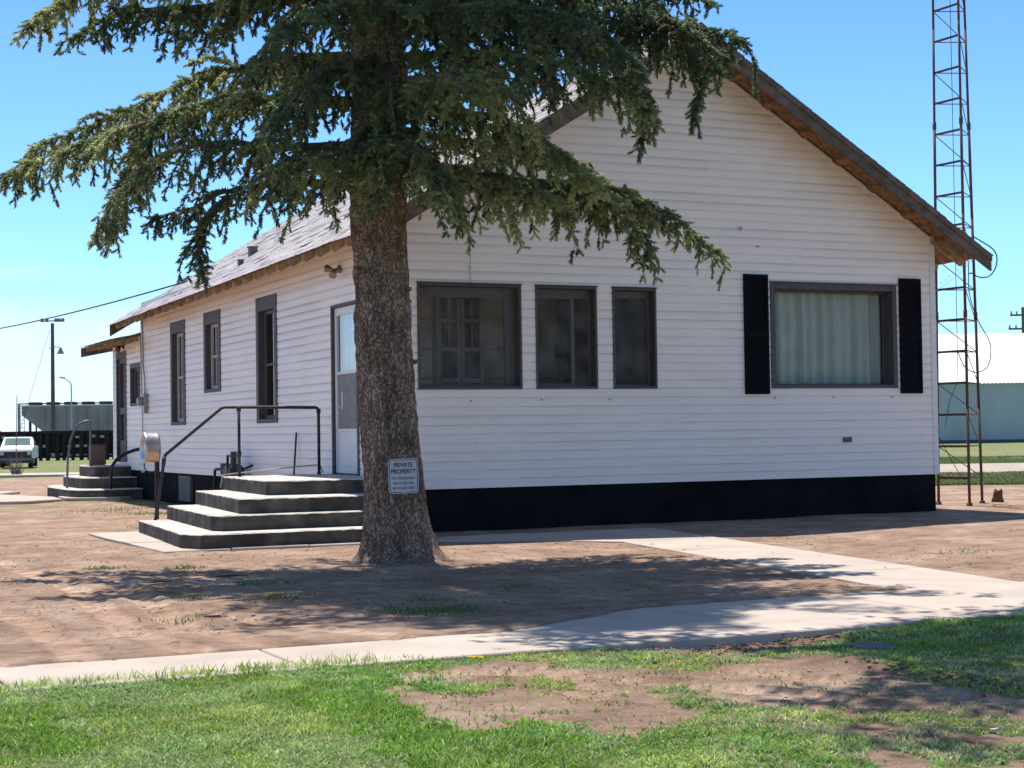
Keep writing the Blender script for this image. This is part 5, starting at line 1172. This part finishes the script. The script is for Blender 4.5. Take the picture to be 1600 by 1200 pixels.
# ================================================================ FAR THINGS
def bx(m,o,rx,ry,a,b):
    """box in a local frame: origin o, axes rx, ry (horizontal)"""
    T=Matrix.Identity(4)
    for i,v in enumerate((rx,ry,Vector((0,0,1)))):
        for j in range(3): T[j][i]=v[j]
    T.translation=o; m.box(a,b,T)
CR=rt0.copy(); CF=fw0.copy()
def curb():
    m=MB(); o=Vector((2.5,39.5,-.10)); bx(m,o,CR,CF,(-10,0,-.1),(6.3,4.6,.045)); bx(m,o,CR,CF,(-10,-.18,-.1),(6.3,-.01,.075)); tag(m.build('pavement',mCON),kind='structure')
    m=MB(); o=CAM+CF*48.5; o.z=-.04; bx(m,o,CR,CF,(8,-6.0,0),(60,4.5,.03)); tag(m.build('road',mat('dirt_road',(.42,.345,.28),.95,.25,1.5,.3,20)),kind='structure')
curb()
def truck():
    c=Vector((4.45,61.9,-.16)); ry=(c-CAM); ry.z=0; ry.normalize(); a=R(-4); ry=Vector((ry.x*math.cos(a)-ry.y*math.sin(a),ry.x*math.sin(a)+ry.y*math.cos(a),0)); rx=Vector((ry.y,-ry.x,0)).normalized()
    T=thing('pickup_truck',c,'old white pickup truck parked facing the camera at the far left','truck')
    mw=mat('truck_white',(.78,.78,.76),.3,.06,3,spec=.5); md=mat('truck_dark',(.03,.03,.032),.4); mt=mat('tyre_rubber',(.02,.02,.02),.8)
    mk=Matrix.Identity(4)
    for i,v in enumerate((rx,ry,Vector((0,0,1)))):
        for j in range(3): mk[j][i]=v[j]
    mk.translation=c; Tm=mk; V=lambda x,y,z: tuple(Tm@Vector((x,y,z)))
    m=MB(); w=.76
    # side profile (y along length, 0 = nose)
    pf=[(0,.42),(0,.80),(.08,.90),(1.05,1.00),(1.42,1.02),(1.42,.42)]
    m.prism([V(-w,y,z) for y,z in pf],rx*2*w); 
    cab=[(1.35,1.0),(1.85,1.42),(2.0,1.46),(2.85,1.46),(3.0,1.40),(3.05,1.0)]; ww=.64
    n=len(cab); vs=[V(-(w if z<1.05 else ww),y,z) for y,z in cab]+[V((w if z<1.05 else ww),y,z) for y,z in cab]; k=len(m.v); m.v+=vs; m.f.append(tuple(range(k,k+n))); m.f.append(tuple(range(k+n,k+2*n))[::-1]); m.mi+=[0,0]
    for i in range(n): j=(i+1)%n; m.f.append((k+i,k+n+i,k+n+j,k+j)); m.mi.append(0)
    m.box((-w,1.42,.42),(w,3.1,1.0),Tm); m.box((-w,3.1,.42),(w,5.0,.98),Tm)
    m.build('body',mw,T,bevel=.02,seg=2)
    m=MB(); m.quad(V(-.62,1.42,1.045),V(.62,1.42,1.045),V(.57,1.83,1.40),V(-.57,1.83,1.40)); m.v=[(a_-ry.x*.012,b_-ry.y*.012,c_+.012) for a_,b_,c_ in m.v]
    m.build('windshield',mat('windshield_glass',(.16,.24,.22),.08,.2,2,spec=.8),T)
    m=MB(); m.box((-.74,-.02,.40),(.74,.03,.76),Tm); m.build('grille',md,T)  # grille enlarged into a dark panel that stands for the shaded lower nose
    for s in (-1,1):
        m=MB(); m.box((s*.62-.09,-.04,.60),(s*.62+.09,.02,.74),Tm); m.build('headlight',mat('lamp_glass',(.45,.45,.42),.2),T,bevel=.01)
        m=MB(); m.box((s*.80-.05,1.5,1.05),(s*.80+.05,1.58,1.2),Tm); m.build('side_mirror',md,T,bevel=.01)
        for y in (.85,4.1):
            m=MB(); m.tube([V(s*.54,y,.33),V(s*.75,y,.33)],.33,18); m.build('wheel',mt,T)
    m=MB(); m.box((-.78,-.12,.34),(.78,-.03,.47),Tm); m.build('bumper',mat('bumper_metal',(.16,.16,.16),.4,.2,5,metal=.5),T,bevel=.01)
    m=MB(); m.box((-.8,.05,.22),(.8,1.4,.41),Tm); m.build('undercarriage',md,T)
truck()
def hopper(name,o,Ln,label,skipend=False):
    rx=(CR).copy(); ry=CF.copy(); T=thing(name,o,label,'railcar','railcars standing beyond the timber fence'); mb=mat('railcar_paint',(.29,.28,.29),.7,.25,.8,.1,5); md=mat('railcar_dark',(.06,.06,.065),.7,.3,3)
    Tm=Matrix.Identity(4)
    for i,v in enumerate((rx,ry,Vector((0,0,1)))):
        for j in range(3): Tm[j][i]=v[j]
    Tm.translation=o; V=lambda x,y,z: Tm@Vector((x,y,z)); h=4.55
    m=MB(); m.prism([V(.35,0,h-.2),V(.35,0,3.5),V(2.3,0,1.95),V(3.2,0,1.1),V(Ln-3.2,0,1.1),V(Ln-2.3,0,1.95),V(Ln-.35,0,3.5),V(Ln-.35,0,h-.2)],ry*3.0); m.build('body',mb,T)
    m=MB()
    for k in range(int(Ln-3)): m.box((2.4+k*.95,-.09,1.1),(2.48+k*.95,-.005,h-.3),Tm)
    m.build('rib',mb,T)
    m=MB(); m.box((.1,-.10,h-.28),(Ln-.1,-.02,h-.16),Tm); m.build('top_sill',mat('pale_rail',(.55,.57,.57),.6),T)
    m=MB(); m.box((-.2,.9,h-.04),(Ln+.2,2.1,h+.04),Tm)
    for k in range(int(Ln/1.6)): m.box((.8+k*1.6,.7,h-.15),(1.6+k*1.6,2.3,h+.12),Tm)
    m.build('hatch_walkway',md,T)
    for x in (.0,Ln-.22):
        m=MB(); m.box((x,-.05,1.0),(x+.22,.12,h),Tm); m.build('end_post',mb,T)
    m=MB()
    for xx in (.22,.58): m.box((xx,-.045,1.2),(xx+.04,-.011,4.3),Tm)
    for k in range(9): m.box((.20,-.05,1.3+k*.35),(.64,-.012,1.34+k*.35),Tm)
    m.build('ladder',mb,T)
    m=MB(); m.box((.0,0,.95),(Ln,.35,1.25),Tm); m.box((.9,.3,.95),(1.1,.5,3.0),Tm); m.box((1.5,.3,.95),(1.6,.5,2.6),Tm)
    for x in (1.2,2.9,Ln-2.9,Ln-1.2): m.tube([V(x,.2,.45),V(x,.35,.45)],.45,16)
    m.build('undercarriage',md,T)
hopper('railcar',Vector((15.25,135.6,-.2)),15.5,'long grey hopper railcar behind the dark timber fence')
hopper('railcar',Vector((-2.4,143.7,-.2)),16.6,'hopper railcar cut off by the left edge of the picture')
def fence():
    T=thing('timber_fence',(10,87,-.2),'dark timber post fence with pale boards in front of the railcar','fence'); o=Vector((2.6,91.9,-.2)); m=mat('creosote_timber',(.028,.024,.024),.9,.4,5,.3,20); mp=mat('pale_board',(.50,.47,.47),.9,.4,4); rs=random.Random(8)
    n=46
    for i in range(n):
        b=MB(); x=i*.52+rs.uniform(-.06,.06); bx(b,o,CR,CF,(x,0,0),(x+.20+rs.uniform(-.03,.05),.18,1.80+rs.uniform(-.05,.12))); b.build('post',m,T)
    b=MB(); bx(b,o,CR,CF,(-.2,.20,.15),(n*.52,.26,1.72)); bx(b,o,CR,CF,(-.2,-.06,1.70),(n*.52,-.005,1.86)); b.build('backing_boards',m,T)
    for i in range(n-1):
        for z in (.28,.82,1.42):
            if rs.random()<.55: b=MB(); bx(b,o,CR,CF,(i*.52+.23,.15,z+rs.uniform(-.05,.05)),(i*.52+.50,.195,z+.13+rs.uniform(-.04,.06))); b.build('board',mp,T)
fence()
def poles():
    mp=mat('pole_wood',(.14,.12,.115),.9,.3,3); mm=mat('lamp_metal',(.22,.22,.24),.5)
    T=thing('flood_light_pole',(13.08,103.6,-.2),'tall dark pole topped with flood lights beyond the railcar fence','pole'); b=Vector((13.08,103.6,-.2)); m=MB(); m.tube([b,b+Vector((0,0,9.7))],[.17,.12],10); m.build('pole',mp,T)
    m=MB(); c=b+Vector((0,0,9.85)); bx(m,c,CR,CF,(-.75,-.05,-.02),(.75,.05,.06)); m.build('crossarm',mm,T)
    for x in (-.72,-.38,.28,.52,.78):
        m=MB(); bx(m,c,CR,CF,(x-.09,-.2,-.06),(x+.09,.05,.20)); m.tube([c+CR*x,c+CR*x+Vector((0,0,.1))],.03,6); m.build('lamp_head',mm,T,bevel=.03)
    m=MB(); a=b+Vector((0,0,7.9)); m.tube([a-CR*.25,a+CR*.2+Vector((0,0,.1)),a+CR*.55+Vector((0,0,.05))],.03,6); m.tube([a+CR*.58+Vector((0,0,.05)),a+CR*.58+Vector((0,0,-.1)),a+CR*.58+Vector((0,0,-.42))],[.05,.12,.26],12); m.build('street_lamp_arm',mm,T)
    m=MB(); m.tube([b+Vector((-.2,0,9.2)),b-CR*2.6-CF*1+Vector((0,0,.3))],.012,5); m.build('guy_wire',mCABLE,T)
    T=thing('street_lamp',(17.87,123.4,-.2),'slender pale street lamp mast behind the railcar','street lamp'); b=Vector((17.87,123.4,-.2)); m=MB(); m.tube([b,b+Vector((0,0,5.8)),b-CR*.12+Vector((0,0,6.1)),b-CR*.6+Vector((0,0,6.45))],[.06,.05,.045,.04],8); m.build('mast',mat('mast_pale',(.42,.42,.42),.5),T); m=MB(); m.tube([b-CR*.55+Vector((0,0,6.43)),b-CR*1.0+Vector((0,0,6.52))],[.07,.05],8); m.build('lamp_head',mm,T)
    T=thing('utility_pole',(111.4,113,-.3),'utility pole with crossarms behind the metal shed','utility pole'); b=Vector((111.6,113,-.3)); m=MB(); m.tube([b,b+Vector((0,0,13.4))],[.22,.17],10); m.build('pole',mp,T)
    for z,w in ((12.6,1.3),(11.2,1.5)):
        m=MB(); bx(m,b+Vector((0,0,z)),CR,CF,(-w,-.1,-.09),(w,.1,.09)); m.build('crossarm',mp,T)
        for x in (-w+.1,-w*.5,w-.1):
            m=MB(); m.tube([b+CR*x+Vector((0,0,z+.09)),b+CR*x+Vector((0,0,z+.4))],[.10,.07],6); m.build('insulator',mm,T)
    m=MB(); A=Vector((.59,15.07,4.33)); B=Vector((-.46,43.63,5.25)); B=A+(B-A)*1.6; A=A-(B-A)*.05
    pts=[A.lerp(B,t/16)+Vector((0,0,-1.3*(t/16)*(1-t/16))) for t in range(17)]; m.tube(pts,.016,6); tag(m.build('power_cable',mCABLE,smooth=True),'black service cable running from the rear roof to the left','cable')
poles()
def shed():
    T=thing('metal_shed',(78,82,-.3),'long metal shed with pale teal walls and bright white roof','shed'); o=Vector((73.59,81.2,-.3))-CR*5; Ln=60; h=4.7; dp=14
    mw=mat('shed_wall',(.39,.47,.48),.6,.10,.6,stretch=(1,1,.3)); mr=mat('shed_roof',(.88,.88,.88),.5,.04,1)
    m=MB(); p=.30; n=int(Ln/p); 
    for k in range(n):
        x=k*p
        for a,b,ya,yb in ((0,.20,0,0),(.20,.235,0,-.012),(.235,.265,-.012,-.012),(.265,.30,-.012,0)):
            m.quad(o+CR*(x+a)+CF*ya,o+CR*(x+b)+CF*yb,o+CR*(x+b)+CF*yb+Vector((0,0,h)),o+CR*(x+a)+CF*ya+Vector((0,0,h)))
    q=[o,o+CF*dp,o+CF*dp+Vector((0,0,h)),o+CF*dp*.5+Vector((0,0,h+3.9)),o+Vector((0,0,h))]; m.quad(*q); m.quad(*[v+CR*Ln for v in q]); m.quad(o+CF*dp,o+CF*dp+CR*Ln,o+CF*dp+CR*Ln+Vector((0,0,h)),o+CF*dp+Vector((0,0,h))); m.build('wall',mw,T)
    m=MB(); e=o-CF*.25+Vector((0,0,h-.12)); r_=o+CF*dp*.5+Vector((0,0,h+4.0)); e2=o+CF*(dp+.25)+Vector((0,0,h-.12)); n=int(Ln/.3)
    for k in range(n):
        x=k*.3
        for a,b,za,zb in ((0,.18,0,0),(.18,.22,0,.05),(.22,.26,.05,.05),(.26,.30,.05,0)):
            A,B=Vector((0,0,za)),Vector((0,0,zb)); m.quad(e+CR*(x+a)+A,e+CR*(x+b)+B,r_+CR*(x+b)+B,r_+CR*(x+a)+A); m.quad(e2+CR*(x+a)+A,e2+CR*(x+b)+B,r_+CR*(x+b)+B,r_+CR*(x+a)+A)
    m.build('roof',mr,T)
    m=MB(); bx(m,o,CR,CF,(0,-.12,-.1),(Ln,-.04,.35)); m.build('base_trim',mat('shed_base',(.07,.10,.13),.7),T)
shed()
def bush():
    b=Vector((1.73,42.8,-.1)); T=thing('bare_bush',b,'small leafless bush growing in front of the white truck','bush'); rs=random.Random(5); m=MB()
    for i in range(60):
        a=rs.uniform(0,6.28); l=rs.uniform(.3,.9); d=Vector((math.cos(a)*rs.uniform(.1,.7),math.sin(a)*rs.uniform(.1,.7),1)).normalized(); p=[b+Vector((rs.uniform(-.15,.15),rs.uniform(-.15,.15),0))]
        for k in range(4): p.append(p[-1]+(d+Vector((rs.uniform(-.3,.3),rs.uniform(-.3,.3),rs.uniform(-.2,.2))))*l/4)
        m.tube(p,[.012,.010,.008,.006,.003],4)
    m.tube([b,b+Vector((.05,0,2.9))],[.02,.012],5)
    m.build('stems',mat('grey_stem',(.20,.16,.14),.9,.3,20),T)
bush()
print('objects',len(bpy.data.objects))
